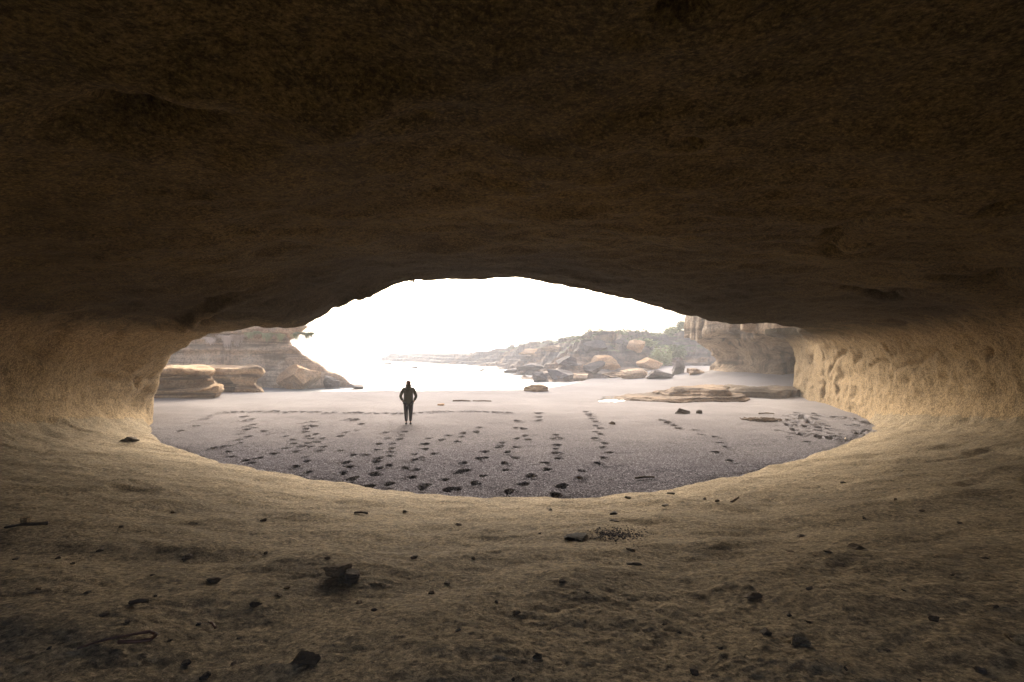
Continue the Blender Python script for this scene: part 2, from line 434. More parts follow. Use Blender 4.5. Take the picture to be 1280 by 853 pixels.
def sub_quads(V, Q, N, rnd=0.5):
    """split every quad in four (linear), returning new vertices, quads, normals"""
    E = np.concatenate([Q[:, [0, 1]], Q[:, [1, 2]], Q[:, [2, 3]], Q[:, [3, 0]]]); E.sort(1)
    U, inv = np.unique(E, axis=0, return_inverse=True); inv = inv.reshape(-1)
    n0, m = len(V), len(Q)
    Ve = V[U].mean(1); Ne = N[U].mean(1)
    Vf = V[Q].mean(1); Nf = N[Q].mean(1)
    # round the curve a little, as a smooth subdivision would
    def bulge(P, ends, nends):
        off = np.zeros(len(P))
        for k in range(ends.shape[1]):
            off += ((ends[:, k] - P) * nends[:, k]).sum(1)
        return off / ends.shape[1] * rnd
    Ve = Ve + Ne * bulge(Ve, V[U], N[U])[:, None]; Vf = Vf + Nf * bulge(Vf, V[Q], N[Q])[:, None]
    V2 = np.concatenate([V, Ve, Vf]); N2 = np.concatenate([N, Ne, Nf])
    N2 /= np.maximum(np.linalg.norm(N2, axis=1), 1e-9)[:, None]
    e = [n0 + inv[k * m:(k + 1) * m] for k in range(4)]; f = n0 + len(U) + np.arange(m)
    Q2 = np.concatenate([np.stack([Q[:, 0], e[0], f, e[3]], 1), np.stack([e[0], Q[:, 1], e[1], f], 1),
                         np.stack([f, e[1], Q[:, 2], e[2]], 1), np.stack([e[3], f, e[2], Q[:, 3]], 1)])
    return V2, Q2, N2
N = vnormals(V, Q)
# smooth the raw net a little
for it in range(2):
    A = np.zeros_like(V); cntv = np.zeros(len(V))
    for k in range(4):
        np.add.at(A, Q[:, k], V[Q[:, (k + 1) % 4]]); np.add.at(cntv, Q[:, k], 1)
    V = V * 0.5 + 0.5 * A / cntv[:, None]
N = vnormals(V, Q)
V, Q, N = sub_quads(V, Q, N); part = np.tile(part, 4)
BASE = BVHTree.FromPolygons(V.tolist(), Q.tolist())
def cast(px, py):
    h = BASE.ray_cast(Vector((0, 0, 0)), Vector(((px - CX) / F_PX, 1, (HY - py) / F_PX)).normalized())
    return None if h[0] is None or h[0].y > 33 else np.array(h[0][:])
FEAT = [  # picture points of a crack or rib, width in metres, height (+) or depth (-)
 ([(205, 414), (225, 408), (243, 400), (262, 388), (285, 376)], 0.28, 0.34), ([(228, 402), (250, 390), (268, 376), (292, 366)], 0.24, -0.30), ([(238, 409), (256, 402), (272, 390)], 0.16, -0.26),
 ([(846, 4), (851, 6)], 0.10, -0.35), ([(1036, 312), (1048, 292), (1078, 272), (1118, 264)], 0.16, -0.30), ([(858, 179), (870, 180)], 0.08, -0.22), ([(150, 165), (185, 150)], 0.3, -0.25), ([(300, 140), (420, 150), (520, 140)], 0.5, 0.16),
 ([(1107, 430), (1110, 438), (1117, 446)], 0.10, -0.16), ([(1086, 458), (1098, 452), (1113, 454)], 0.10, -0.16), ([(1042, 452), (1050, 444), (1058, 438)], 0.14, -0.2),
 ([(1026, 434), (1031, 448)], 0.14, -0.22), ([(1036, 466), (1042, 456)], 0.12, -0.2), ([(1236, 444), (1243, 437)], 0.10, -0.18), ([(1010, 455), (1014, 445)], 0.14, -0.2),
 ([(1068, 452), (1074, 444)], 0.12, -0.18), ([(1122, 462), (1150, 452), (1170, 440)], 0.10, -0.12), ([(1190, 428), (1215, 440)], 0.08, -0.10),
 ([(1027, 496), (1028, 480)], 0.14, -0.28), ([(1045, 492), (1047, 484)], 0.14, -0.2),
 ([(1095, 538), (1120, 533), (1150, 531), (1185, 529), (1225, 527), (1260, 526)], 0.18, -0.11), ([(1145, 578), (1190, 572), (1235, 562), (1270, 566)], 0.22, -0.08),
 ([(1195, 610), (1225, 600)], 0.16, -0.06), ([(20, 432), (45, 446), (70, 450)], 0.10, -0.12), ([(120, 470), (150, 478)], 0.12, -0.12), ([(172, 470), (172, 482)], 0.12, -0.18),
 ([(30, 520), (80, 530), (130, 545)], 0.12, -0.10), ([(1060, 362), (1110, 372), (1160, 360)], 0.22, -0.38), ([(1180, 345), (1230, 352), (1275, 340)], 0.22, -0.40), ([(1235, 255), (1270, 246)], 0.16, -0.18),
 ([(1100, 392), (1180, 388)], 0.14, -0.12), ([(820, 640), (870, 628), (930, 632)], 0.30, 0.07), ([(860, 690), (920, 682), (980, 690)], 0.35, 0.07), ([(905, 672), (965, 664), (1010, 676)], 0.2, -0.05),
 ([(100, 615), (160, 608), (215, 618)], 0.25, 0.07), ([(520, 655), (590, 645)], 0.3, 0.05), ([(130, 375), (165, 384), (200, 380)], 0.2, 0.15), ([(40, 392), (110, 396)], 0.12, -0.12),
 ([(430, 378), (455, 366), (480, 362)], 0.22, 0.2), ([(470, 372), (500, 360)], 0.15, -0.2)]
dd = blend_disp(V)
for pts, wid, amp in FEAT:
    P = np.array([q for q in (cast(*p) for p in pts) if q is not None])
    if len(P) < 2: continue
    lo_, hi_ = P.min(0) - 4 * wid, P.max(0) + 4 * wid
    sel = np.where(((V > lo_) & (V < hi_)).all(1))[0]
    if not len(sel): continue
    q = V[sel]; q = q + 0.35 * wid * np.stack([perlin(q * 2.3), perlin(q * 2.3 + 7), perlin(q * 2.3 + 13)], 1) * 2
    best = np.full(len(sel), 1e9); along = np.zeros(len(sel)); ns = len(P) - 1
    for k in range(ns):
        ab = P[k + 1] - P[k]; t_ = np.clip(((q - P[k]) @ ab) / max(ab @ ab, 1e-9), 0, 1)
        r_ = np.linalg.norm(q - P[k] - t_[:, None] * ab, axis=1)
        along = np.where(r_ < best, (k + t_) / ns, along); best = np.minimum(best, r_)
    dd[sel] += amp * np.exp(-(best / wid) ** 2) * (0.45 + 0.55 * np.sin(np.clip(along, 0.05, 0.95) * math.pi))
# scallops and pits in the soft wall rock
zr = sstep(V[:, 2] - floor_z(V[:, 0], V[:, 1]), 0.5, 1.2) * (1 - sstep(V[:, 2], 0.5, 1.0))
pit = np.clip(perlin(V * np.array([1.1, 1.1, 1.7]) + 60) - 0.28, 0, 1) * 0.9 + np.clip(perlin(V * np.array([2.6, 2.6, 3.4]) + 90) - 0.35, 0, 1) * 0.35
dd -= zr * pit * 0.26
V = V + N * dd[:, None]
N = vnormals(V, Q)
cave_objs = {}
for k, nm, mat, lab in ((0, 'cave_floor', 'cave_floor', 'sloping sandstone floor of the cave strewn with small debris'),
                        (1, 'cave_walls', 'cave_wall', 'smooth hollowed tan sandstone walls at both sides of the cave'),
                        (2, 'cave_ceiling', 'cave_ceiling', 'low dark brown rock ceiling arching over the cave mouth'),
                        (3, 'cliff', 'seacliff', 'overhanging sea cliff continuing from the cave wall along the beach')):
    q = Q[part == k]
    if k == 0:
        ce = V[q].mean(1); q = q[ce[:, 2] > SAND - 0.9]
    used, inv = np.unique(q, return_inverse=True); q = inv.reshape(q.shape)
    v, nn = V[used], N[used]
    if k == 0:
        for lim in (8.5, 6.0):
            near_ = np.linalg.norm(v[q].mean(1), axis=1) < lim
            qa, qb = q[~near_], q[near_]
            ub, ib = np.unique(qb, return_inverse=True); ib = ib.reshape(qb.shape)
            v2, q2, n2 = sub_quads(v[ub], ib, nn[ub], 0.0)
            # reuse the shared rim vertices so that only new points are added
            gid = np.concatenate([ub, len(v) + np.arange(len(v2) - len(ub))])
            v = np.concatenate([v, v2[len(ub):]]); nn = np.concatenate([nn, n2[len(ub):]])
            q = np.concatenate([qa, gid[q2]])
        r_ = np.linalg.norm(v, axis=1); fade = 1 - sstep(r_, 4.6, 7.6)
        cr_ = 0.006 * perlin(v * 6.0 + 3) + 0.007 * np.abs(perlin(v * 13 + 5)) + 0.0065 * perlin(v * 24 + 2) * (1 - sstep(r_, 4.0, 5.4)) + 0.004 * perlin(v * 44) * (1 - sstep(r_, 4.0, 5.4))
        patch = 0.4 + 0.9 * sstep(perlin(v * 0.9 + 77), -0.2, 0.4)
        v = v + nn * (cr_ * fade * patch)[:, None]
        nn = vnormals(v, q) * fade[:, None] + nn * (1 - fade[:, None])
        nn /= np.maximum(np.linalg.norm(nn, axis=1), 1e-9)[:, None]
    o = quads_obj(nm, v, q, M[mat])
    o.data.normals_split_custom_set_from_vertices([tuple(a) for a in nn])
    tag(o, lab, 'cave' if k < 3 else 'cliff', kind='structure'); cave_objs[nm] = o

def bvh_of(o):
    me = o.data
    return BVHTree.FromPolygons([v.co[:] for v in me.vertices], [p.vertices[:] for p in me.polygons])
FLOOR = bvh_of(cave_objs['cave_floor'])
def on_floor(px, py):
    d = Vector(((px - CX) / F_PX, 1, (HY - py) / F_PX)).normalized()
    h = FLOOR.ray_cast(Vector((0, 0, 0)), d)
    return h[0], h[1]

# ------------------------------------------------------------------ beach sand with footprints
PR = []
A8 = [(125,138),(180,122),(210,98),(228,87),(345,88),(357,100),(373,97),(378,113),(357,122),(355,133),(378,126),(336,146),(362,158),(325,170),(328,183),(290,193),(235,201),(270,197),(290,210),(302,226),(415,138),(435,149),(350,241),(395,232),(372,250),(455,216),(490,157),(517,170),(518,183),(528,208),(492,198),(548,191),(560,108),(563,122),(562,130),(562,142),(590,106),(587,122),(597,150),(568,158),(580,165),(572,180),(600,178),(620,164),(620,195),(580,193),(610,208),(558,228),(567,243),(525,262),(568,280),(700,142),(683,155),(740,132),(735,100),(718,97),(755,112),(683,206),(730,222),(770,223),(713,265),(702,252),(690,286),(725,306),(840,143),(847,162),(817,182),(862,181),(862,196),(857,211),(888,166),(895,152),(905,140),(815,203),(852,228),(815,236),(808,247),(820,267),(850,260),(795,287),(808,290),(850,322),(780,330),(990,163),(978,182),(975,200),(1010,217),(940,218),(968,233),(943,240),(910,267),(945,273),(930,298),(985,322),(970,333),(1035,170),(1057,155),(1090,176),(1110,145),(1105,157),(1155,142),(1165,127),(1047,302),(1055,338),(1085,334),(1112,250),(1120,274),(1095,280),(1180,292),(1152,318),(1185,210),(1185,230),(1165,235),(1245,178),(1240,190),(1230,197),(1265,212),(1255,250),(1260,272),(1270,345)]
PR += [(x / 2.783 + 180, y / 2.783 + 490) for x, y in A8]
B5 = [(20,100),(15,160),(15,190),(10,225),(40,315),(65,290),(15,125),(40,128),(45,150),(55,163),(120,268),(115,243),(160,228),(150,210),(150,195),(155,182),(140,157),(165,157),(150,145),(170,322),(150,350),(235,297),(240,270),(295,248),(313,228),(330,208),(308,190),(315,175),(285,160),(300,145),(283,137),(302,124),(285,115),(285,103),(275,95),(270,85),(262,78),(250,68),(90,75),(92,88),(90,100),(745,235),(695,208),(735,192),(710,175),(695,156),(650,148),(625,132),(568,124),(555,115),(530,107),(515,100),(910,133),(957,128),(1005,172)]
PR += [(x / 2.723 + 640, y / 2.723 + 490) for x, y in B5]
PR += [(x / 2.783 + 180 + random.uniform(-2, 2), 516.5 + 1.3 * math.sin(x * 0.01) + random.uniform(-.5, .5)) for x in range(260, 1300, 29)]
for k in range(85):
    px = random.uniform(985, 1088); py = random.uniform(517, 550)
    if py < 555 - 0.012 * (1088 - px) ** 1.35 and py > 514 + (px - 985) * 0.1: PR.append((px, py))
prints = []
for i, (px, py) in enumerate(PR):
    x, y, _ = px_to_plane(px, py)
    prints.append((x, y))
def axis(pieces):
    out = []
    for a, b, h in pieces: out += list(np.arange(a, b, h))
    return np.array(out + [pieces[-1][1]], dtype=np.float32)
xs = axis([(-70, -22, 1.0), (-22, -13.2, 0.25), (-13.2, 15.4, 0.045), (15.4, 24, 0.25), (24, 70, 1.0)])
ys = axis([(7.5, 9.2, 0.15), (9.2, 20.5, 0.055), (20.5, 26, 0.075), (26, 45, 0.22), (45, 80, 0.6)])
SX, SY = np.meshgrid(xs, ys, indexing='ij')
def sand_z(x, y):
    P = np.stack([x.ravel(), y.ravel(), 0 * x.ravel()], 1)
    z = SAND + (0.05 * perlin(P * 0.35) + 0.025 * perlin(P * 1.1 + 4) + 0.010 * perlin(P * 3.1 + 7)).reshape(x.shape)
    sh = interp(x, [(-70, 34), (-20, 35), (-6, 36.5), (2, 37.5), (6, 46), (11, 62), (40, 78)])
    z = z - np.clip(y - sh, 0, None) * 0.07
    z = z + (0.25 * sstep(x, 9, 15) + 0.75 * sstep(x, 14, 20)) * sstep(y, 31, 41)         # banked against the right hand cliff
    de = y_edge(x) - y + 0.25 * perlin(np.stack([x.ravel() * 0.9, y.ravel() * 0.9, 0 * x.ravel()], 1)).reshape(x.shape)
    z = z - 0.06 * np.exp(-(de / 0.22) ** 2) * (0.5 + 0.5 * np.sin(x * 1.3 + 1))
    return z
SZ = sand_z(SX, SY)
P2 = np.stack([SX.ravel(), SY.ravel(), 0 * SX.ravel()], 1)
near = sstep(26 - SY, 0, 6)
SZ = SZ + near * (0.012 * perlin(P2 * 5.5 + 2) + 0.006 * perlin(P2 * 12)).reshape(SX.shape)
pr = np.random.default_rng(21)
for (x, y) in prints:
    i0, i1 = np.searchsorted(xs, (x - 0.6, x + 0.6)); j0, j1 = np.searchsorted(ys, (y - 0.8, y + 0.8))
    if i1 <= i0 or j1 <= j0: continue
    ang = pr.uniform(-0.5, 0.5); w, l, dep = pr.uniform(0.085, 0.125), pr.uniform(0.12, 0.18), pr.uniform(0.08, 0.14)
    if y > 17: kf = 1 + 0.5 * min(1, (y - 17) / 5); w *= kf; l *= kf * 1.1; dep *= kf
    dx, dy = SX[i0:i1, j0:j1] - x, SY[i0:i1, j0:j1] - y
    u, v = dx * math.cos(ang) + dy * math.sin(ang), -dx * math.sin(ang) + dy * math.cos(ang)
    r = np.sqrt((u / w) ** 2 + (v / l) ** 2 + 1e-6) + 0.18 * np.sin(np.arctan2(v, u) * 3 + pr.uniform(0, 6))
    SZ[i0:i1, j0:j1] += -dep * (1 - sstep(r, 0.6, 1.05)) + 0.22 * dep * np.exp(-((r - 1.35) / 0.28) ** 2)
ni, nj = SX.shape
ids = np.arange(ni * nj).reshape(ni, nj)
SQ = np.stack([ids[:-1, :-1], ids[1:, :-1], ids[1:, 1:], ids[:-1, 1:]], -1).reshape(-1, 4)
sand = quads_obj('beach_sand', np.stack([SX, SY, SZ], -1).reshape(-1, 3), SQ, M['sand'])
tag(sand, 'pale beach sand, coarse and grey under the cave roof, trodden with footprints', 'sand', kind='structure')
def sand_at(x, y): return float(sand_z(np.array([[x]], dtype=np.float32), np.array([[y]], dtype=np.float32))[0, 0])

# ------------------------------------------------------------------ sea
xs2 = axis([(-2500, -300, 200), (-300, -80, 20), (-80, 60, 1.2), (60, 300, 20), (300, 2500, 200)])
ys2 = axis([(32, 130, 0.8), (130, 400, 15), (400, 3000, 200)])
EX, EY = np.meshgrid(xs2, ys2, indexing='ij')
P3 = np.stack([EX.ravel() * 0.10, EY.ravel() * 0.28, 0 * EX.ravel()], 1)
EZ = SEA + (sstep(EY, 40, 60) * (1 - sstep(EY, 110, 140))).astype(np.float32) * (0.26 * perlin(P3) + 0.16 * perlin(P3 * 2.7)).reshape(EX.shape)
ni, nj = EX.shape; ids = np.arange(ni * nj).reshape(ni, nj)
EQ = np.stack([ids[:-1, :-1], ids[1:, :-1], ids[1:, 1:], ids[:-1, 1:]], -1).reshape(-1, 4)
sea = quads_obj('sea', np.stack([EX, EY, EZ], -1).reshape(-1, 3), EQ, M['sea'])
tag(sea, 'white foaming sea running out to a misty horizon', 'sea', kind='structure')
# sea bed and land under everything
bed = mesh_obj('ground', [(-2600, -300, -4.6), (2600, -300, -4.6), (2600, 3100, -4.6), (-2600, 3100, -4.6)], [(0, 1, 2, 3)], M['grey'])
tag(bed, 'grey rocky sea bed under the water and sand', 'ground', kind='structure')

# ------------------------------------------------------------------ far headland
def seg_dist(x, y, pts):
    best = np.full(x.shape, 1e9, dtype=np.float32); sgn = np.ones(x.shape, dtype=np.float32)
    for (x0, y0), (x1, y1) in zip(pts[:-1], pts[1:]):
        dx, dy = x1 - x0, y1 - y0; L = dx * dx + dy * dy
        t_ = np.clip(((x - x0) * dx + (y - y0) * dy) / L, 0, 1)
        d = np.hypot(x - x0 - t_ * dx, y - y0 - t_ * dy)
        s = np.sign(dx * (y - y0) - dy * (x - x0))
        m = d < best
        best = np.where(m, d, best); sgn = np.where(m, s, sgn)
    return best * sgn
SHORE = [(-60, 190), (-25.5, 143), (-14, 114), (-3, 92), (-0.5, 78), (0.5, 62), (3.2, 50), (6, 49.5), (12, 57), (22, 63), (60, 68)]
HS = 0.36
hx = np.arange(-45, 75, HS, dtype=np.float32); hy = np.arange(46, 190, HS, dtype=np.float32)
HX, HYY = np.meshgrid(hx, hy, indexing='ij')
PH = np.stack([HX.ravel(), HYY.ravel(), 0 * HX.ravel()], 1)
nz = lambda s, o=0: perlin(PH * s + o).reshape(HX.shape)
def cells(x, y, size, seed, sx=1.0):
    gx, gy = x / (size * sx), y / size
    ix, iy = np.floor(gx).astype(int), np.floor(gy).astype(int)
    best = np.full(x.shape, 1e9); val = np.zeros(x.shape); v2 = np.zeros(x.shape)
    tab = np.random.default_rng(seed).random((64, 64, 4))
    for a in (-1, 0, 1):
        for b in (-1, 0, 1):
            tt = tab[(ix + a) % 64, (iy + b) % 64]
            dist = (ix + a + tt[..., 0] - gx) ** 2 + (iy + b + tt[..., 1] - gy) ** 2
            m_ = dist < best
            best = np.where(m_, dist, best); val = np.where(m_, tt[..., 2], val); v2 = np.where(m_, tt[..., 3], v2)
    return val - 0.5, v2 - 0.5
wxn, wyn = HX + 0.5 * nz(0.5, 70), HYY + 0.5 * nz(0.5, 80)
cA, cA2 = cells(wxn, wyn, 4.5, 1, 1.6); cB, cB2 = cells(wxn, wyn, 1.9, 2, 1.5); cC, cC2 = cells(wxn, wyn, 0.95, 3, 1.5)
d = seg_dist(HX, HYY, SHORE) + 2.0 * nz(0.09) + 4.0 * cA + 1.6 * cB + 0.5 * cC
top = interp(HYY, [(46, 2.2), (60, 2.4), (75, 2.9), (85, 2.6), (97, 1.9), (108, 1.7), (112, 1.1), (125, 0.2), (142, -0.7), (190, -0.8)])
top = top + 0.35 * nz(0.12, 30)
plat = -3.3 + np.clip(d, -3, 6) * 0.26
cl = np.clip((d - 5.5) / 7.0, 0, 1)
hz = plat * (1 - cl) + top * cl + np.clip(d - 12.5, 0, 30) * 0.012
blk = sstep(d, -1, 3) * (1 - sstep(d, 12, 16))
hz = hz + 0.15 * nz(0.45, 12) + blk * (0.7 * cA2 + 0.45 * cB2 + 0.3 * cC2)
st = 0.75
k_ = hz / st + 0.35 * nz(0.07, 50); fr = k_ - np.floor(k_)
terr = (np.floor(k_) + sstep(fr, 0.55, 0.9)) * st - 0.35 * nz(0.07, 50) * st
tw = sstep(-(d - 16), -3, 3)
hz = hz * (1 - 0.78 * tw) + terr * 0.78 * tw
hz = hz + 0.10 * nz(1.7, 5)
ni, nj = HX.shape; ids = np.arange(ni * nj).reshape(ni, nj)
HQ = np.stack([ids[:-1, :-1], ids[1:, :-1], ids[1:, 1:], ids[:-1, 1:]], -1).reshape(-1, 4)
keep = (d.ravel()[HQ].max(1) > -3.5)
head = quads_obj('headland', np.stack([HX, HYY, hz], -1).reshape(-1, 3), HQ[keep], M['headland'], smooth=False)
tag(head, 'hazy layered rock headland with green scrub running out to sea', 'headland', kind='structure')
def head_at(x, y):
    i = int(np.clip(round((x - hx[0]) / HS), 0, len(hx) - 1)); j = int(np.clip(round((y - hy[0]) / HS), 0, len(hy) - 1))
    return float(hz[i, j]), float(d[i, j])

# ------------------------------------------------------------------ rock things
def rock_mesh(size, seed, sub=3, cuts=9, rough=0.08, flat_bottom=-0.55, cut=(0.34, 0.8)):
    r = np.random.default_rng(seed)
    bm = bmesh.new(); bmesh.ops.create_icosphere(bm, subdivisions=sub, radius=1.0)
    v = np.array([q.co[:] for q in bm.verts]); f = [[a.index for a in p.verts] for p in bm.faces]; bm.free()
    for k in range(cuts):
        n = r.normal(size=3); n /= np.linalg.norm(n); dd = r.uniform(*cut)
        s = v @ n; v = v - np.clip(s - dd, 0, None)[:, None] * n
    nn = v / np.linalg.norm(v, axis=1)[:, None]
    v = v + nn * (rough * (perlin(v * 2.2 + seed * 3.1) + 0.5 * perlin(v * 5 + seed)))[:, None]
    v[:, 2] = np.maximum(v[:, 2], flat_bottom)
    v = v - (v.max(0) + v.min(0)) / 2
    v = v / (v.max(0) - v.min(0)) * np.array(size)
    v[:, 2] -= v[:, 2].min()
    return v, f
def rock(name, loc, size, seed, mat, rz=0.0, sink=0.1, tilt=(0, 0), **kw):
    v, f = rock_mesh(size, seed, **kw)
    # flat shading on strongly angular stones reads as broken rock
    o = mesh_obj(name, v, f, mat, smooth=False)
    o.location = (loc[0], loc[1], loc[2] - sink * size[2]); o.rotation_euler = (tilt[0], tilt[1], rz)
    return o

# left: layered ledges in front of the cliff
def strata(Z, k=1.0): return k * (0.08 * np.tanh(3 * np.sin(Z * 9.0 + 0.8)) + 0.06 * np.tanh(2 * np.sin(Z * 21.0 + 1)))
def rbox(X, Y, Z, c, hs, r):
    qx, qy, qz = np.abs(X - c[0]) - hs[0] + r, np.abs(Y - c[1]) - hs[1] + r, np.abs(Z - c[2]) - hs[2] + r
    return -(np.sqrt(np.clip(qx, 0, None) ** 2 + np.clip(qy, 0, None) ** 2 + np.clip(qz, 0, None) ** 2) + np.minimum(np.maximum(np.maximum(qx, qy), qz), 0) - r)
def capsule_x(X, Y, Z, x0, x1, y, z, ry, rz_):
    dx = X - np.clip(X, x0, x1)
    return 1 - np.sqrt((dx / ry) ** 2 + ((Y - y) / ry) ** 2 + ((Z - z) / rz_) ** 2)
def ledge1(X, Y, Z):
    end = -17.9 + 0.25 * np.sin(Z * 5) + 0.35 * np.clip(-1.9 - Z, -1, 1) - 0.68 * (Y - 31) + 0.2 * np.sin(Y * 2)
    f = rbox(X, Y, Z, (-24, 34.5, -2.2), (8, 3.6, 1.25), 0.25)
    f = np.minimum(f, end - X) + strata(Z, 0.5)
    f = np.minimum(f, -0.5 * capsule_x(X, Y, Z, -30, -20.2, 30.8, -1.98, 2.4, 0.38))
    f = np.minimum(f, -0.5 * capsule_x(X, Y, Z, -30, -19.2, 30.85, -1.50, 1.3, 0.13))
    f = np.minimum(f, -0.5 * capsule_x(X, Y, Z, -30, -18.4, 30.75, -2.62, 0.45, 0.10))
    return f
o = sdf_obj('rock_ledge', ledge1, (-30, 30.2, -3.3), (-17.2, 38.6, -0.6), 0.09, M['ledge'],
            lambda P: 0.12 * perlin(P * np.array([0.9, 0.9, 2.5])) + 0.05 * perlin(P * 3.2))
tag(o, 'long ochre sandstone ledge with a deep horizontal groove beside the left cave pillar', 'rock ledge')
def ledge2(X, Y, Z):
    f = rbox(X, Y, Z, (-20.8, 38.5, -2.0), (3.35, 2.7, 0.98), 0.25)
    f = np.minimum(f, 0.8 * ((-17.7 + 0.35 * np.sin(Z * 4 + 1) - 0.6 * (Y - 36)) - X)) + strata(Z, 0.5)
    f = np.minimum(f, -0.6 * (1 - np.sqrt(((X + 20.4) / 1.1) ** 2 + ((Y - 35.6) / 1.3) ** 2 + ((Z + 2.45) / 0.6) ** 2)))
    f = np.minimum(f, -0.6 * (1 - np.sqrt(((X + 18.3) / 0.8) ** 2 + ((Y - 35.5) / 0.8) ** 2 + ((Z + 1.75) / 0.3) ** 2)))
    return f
o = sdf_obj('rock_ledge', ledge2, (-24.4, 35.0, -3.2), (-16.6, 41.5, -0.6), 0.09, M['ledge'],
            lambda P: 0.16 * perlin(P * np.array([0.9, 0.9, 2.2]) + 20) + 0.06 * perlin(P * 3.0 + 4))
tag(o, 'shorter undercut sandstone ledge with a ragged overhanging end, before the left cliff', 'rock ledge')

# left cliff
LC = [(-4.0, -1.2), (-2.8, -0.8), (-1.9, -0.5), (-1.3, 0.0), (-0.6, 0.15), (0.0, 0.3), (0.15, -0.05), (0.5, 0.05), (0.75, 0.5), (1.3, 0.9), (1.55, -0.5), (2.1, -0.75), (2.6, 0.4)]
def leftcliff(X, Y, Z):
    off = interp(Z, LC)
    face = Y - (44.0 + off + 0.5 * np.sin(X * 0.8) + 0.25 * np.sin(X * 2.1 + 2))
    endx = interp(Z, [(-4, -12.9), (-2.9, -13.4), (-2.3, -14.4), (-1.7, -15.6), (-0.7, -17.2), (0.3, -18.6), (1.0, -19.2), (1.45, -18.4), (2.1, -17.6), (2.6, -18.6)])
    f = smin(face, 0.8 * (endx - 0.5 * (Y - 44) - X), 0.4)
    f = np.minimum(f, 2.3 + 0.25 * np.sin(X) - Z)
    f = np.minimum(f, -0.6 * (1 - np.sqrt(((X + 19.9) / 0.6) ** 2 + ((Y - 44) / 0.9) ** 2 + ((Z + 0.55) / 0.35) ** 2)))
    return f + strata(Z, 0.4)
o = sdf_obj('cliff', leftcliff, (-48, 41.4, -4.0), (-12.2, 54.0, 3.2), 0.16, M['cliff'],
            lambda P: 0.22 * perlin(P * np.array([0.5, 0.5, 1.6]) + 3) + 0.09 * perlin(P * 1.9))
LCLIFF = bvh_of(o)
tag(o, 'pale stratified cliff with plants hanging over its top, left of the beach', 'cliff', kind='structure')

# beach boulders: px, base row, width px, height px, material, label
BL = [
 (372, 487, 66, 35, 'orange', 'big angular orange boulder on the sand below the left cliff', 5, 9),
 (414, 486, 27, 18, 'grey', 'squat grey boulder at the water edge right of the orange one', 12, 9),
 (444, 487, 24, 7, 'grey', 'low flat grey rock awash beside the squat boulder', 14, 6),
 (671, 490, 36, 10, 'ledge', 'low ochre wedge of rock alone on the sand past the walker', 15, 8),
 (676, 478, 24, 15, 'grey', 'dark grey boulder standing at the left tip of the headland rocks', 16, 9),
 (700, 474, 40, 13, 'grey', 'wide grey rock behind the boulder at the headland tip', 18, 8),
 (722, 476, 34, 10, 'cliff', 'low pale slab lying along the headland foot', 19, 7),
 (742, 472, 30, 18, 'grey', 'rounded grey boulder midway along the headland foot', 20, 8),
 (757, 462, 42, 20, 'orange', 'broad orange block fallen against the headland face', 22, 8),
 (795, 450, 26, 16, 'orange', 'upright orange block high on the headland below the scrub', 24, 8),
 (764, 473, 40, 9, 'cliff', 'tilted flat slab leaning at the headland foot', 26, 6),
 (790, 474, 42, 15, 'cliff', 'long pale slab tipped against the fallen orange block', 27, 7),
 (812, 462, 38, 16, 'orange', 'rounded tan boulder with a curved top under the shrubs', 30, 8),
 (824, 474, 40, 14, 'grey', 'grey boulder with green algae near the sand ramp', 31, 8),
 (846, 468, 26, 24, 'grey', 'dark upright boulder beside the right hand cliff', 33, 9),
 (845, 448, 16, 22, 'grey', 'narrow dark rock stack standing above the dark upright boulder', 34, 9),
 (742, 441, 40, 16, 'grey', 'dark square block in the headland cliff under the scrub', 36, 9),
 (665, 449, 36, 8, 'orange', 'flat tan slab halfway up the far end of the headland', 37, 7),
 (640, 468, 26, 8, 'grey', 'low dark reef rock breaking the foam off the headland', 39, 7),
 (662, 463, 40, 9, 'grey', 'long grey reef slab behind the low reef rock', 40, 7),
 (484, 456, 16, 3, 'grey', 'small dark rock far out in the white water', 42, 6),
 (518, 461, 10, 3, 'grey', 'smallest dark rock in the foam above the walker', 43, 6),
 (604, 464, 12, 3, 'grey', 'thin dark rock in the foam short of the headland', 45, 6),
 (780, 436, 22, 10, 'grey', 'grey stone block at the foot of the green slope', 46, 8),
 (708, 458, 34, 12, 'grey', 'shadowed grey block on the middle headland shelf', 48, 8),
 (690, 441, 30, 10, 'cliff', 'pale block on the upper headland shelf', 49, 8),
 (870, 469, 24, 9, 'cliff', 'pale stone below the white streaked cliff', 52, 8),
 (736, 463, 22, 10, 'ledge', 'small ochre block on the middle headland shelf', 53, 8),
]
for (px, by, w, h, mat, lab, seed, cuts) in BL:
    u = (px - CX) / F_PX; v = (by - HY) / F_PX
    # walk along the view line until the ground is reached
    y = 30.0; z0 = SAND
    while y < 160:
        x = u * y
        g = sand_at(x, y) if y < 79 else -9
        if -45 < x < 75 and 46 < y < 190:
            hh, dd = head_at(x, y)
            if dd > -3: g = max(g, hh)
        g = max(g, SEA)
        if -v * y <= g: z0 = g; break
        y += 0.4
    W = w / F_PX * y; Hh = h / F_PX * y
    y += W * 0.2
    rock('boulder', (u * y, y, z0), (W * 0.88, W * 0.7, Hh * 1.05), seed, M[mat], rz=0.3 * math.sin(seed), sink=0.15, sub=5, cuts=cuts + 12, rough=0.07, cut=(0.28, 0.62))
    o = COL.objects[-1]; tag(o, lab, 'boulder', 'boulders along the beach and headland')

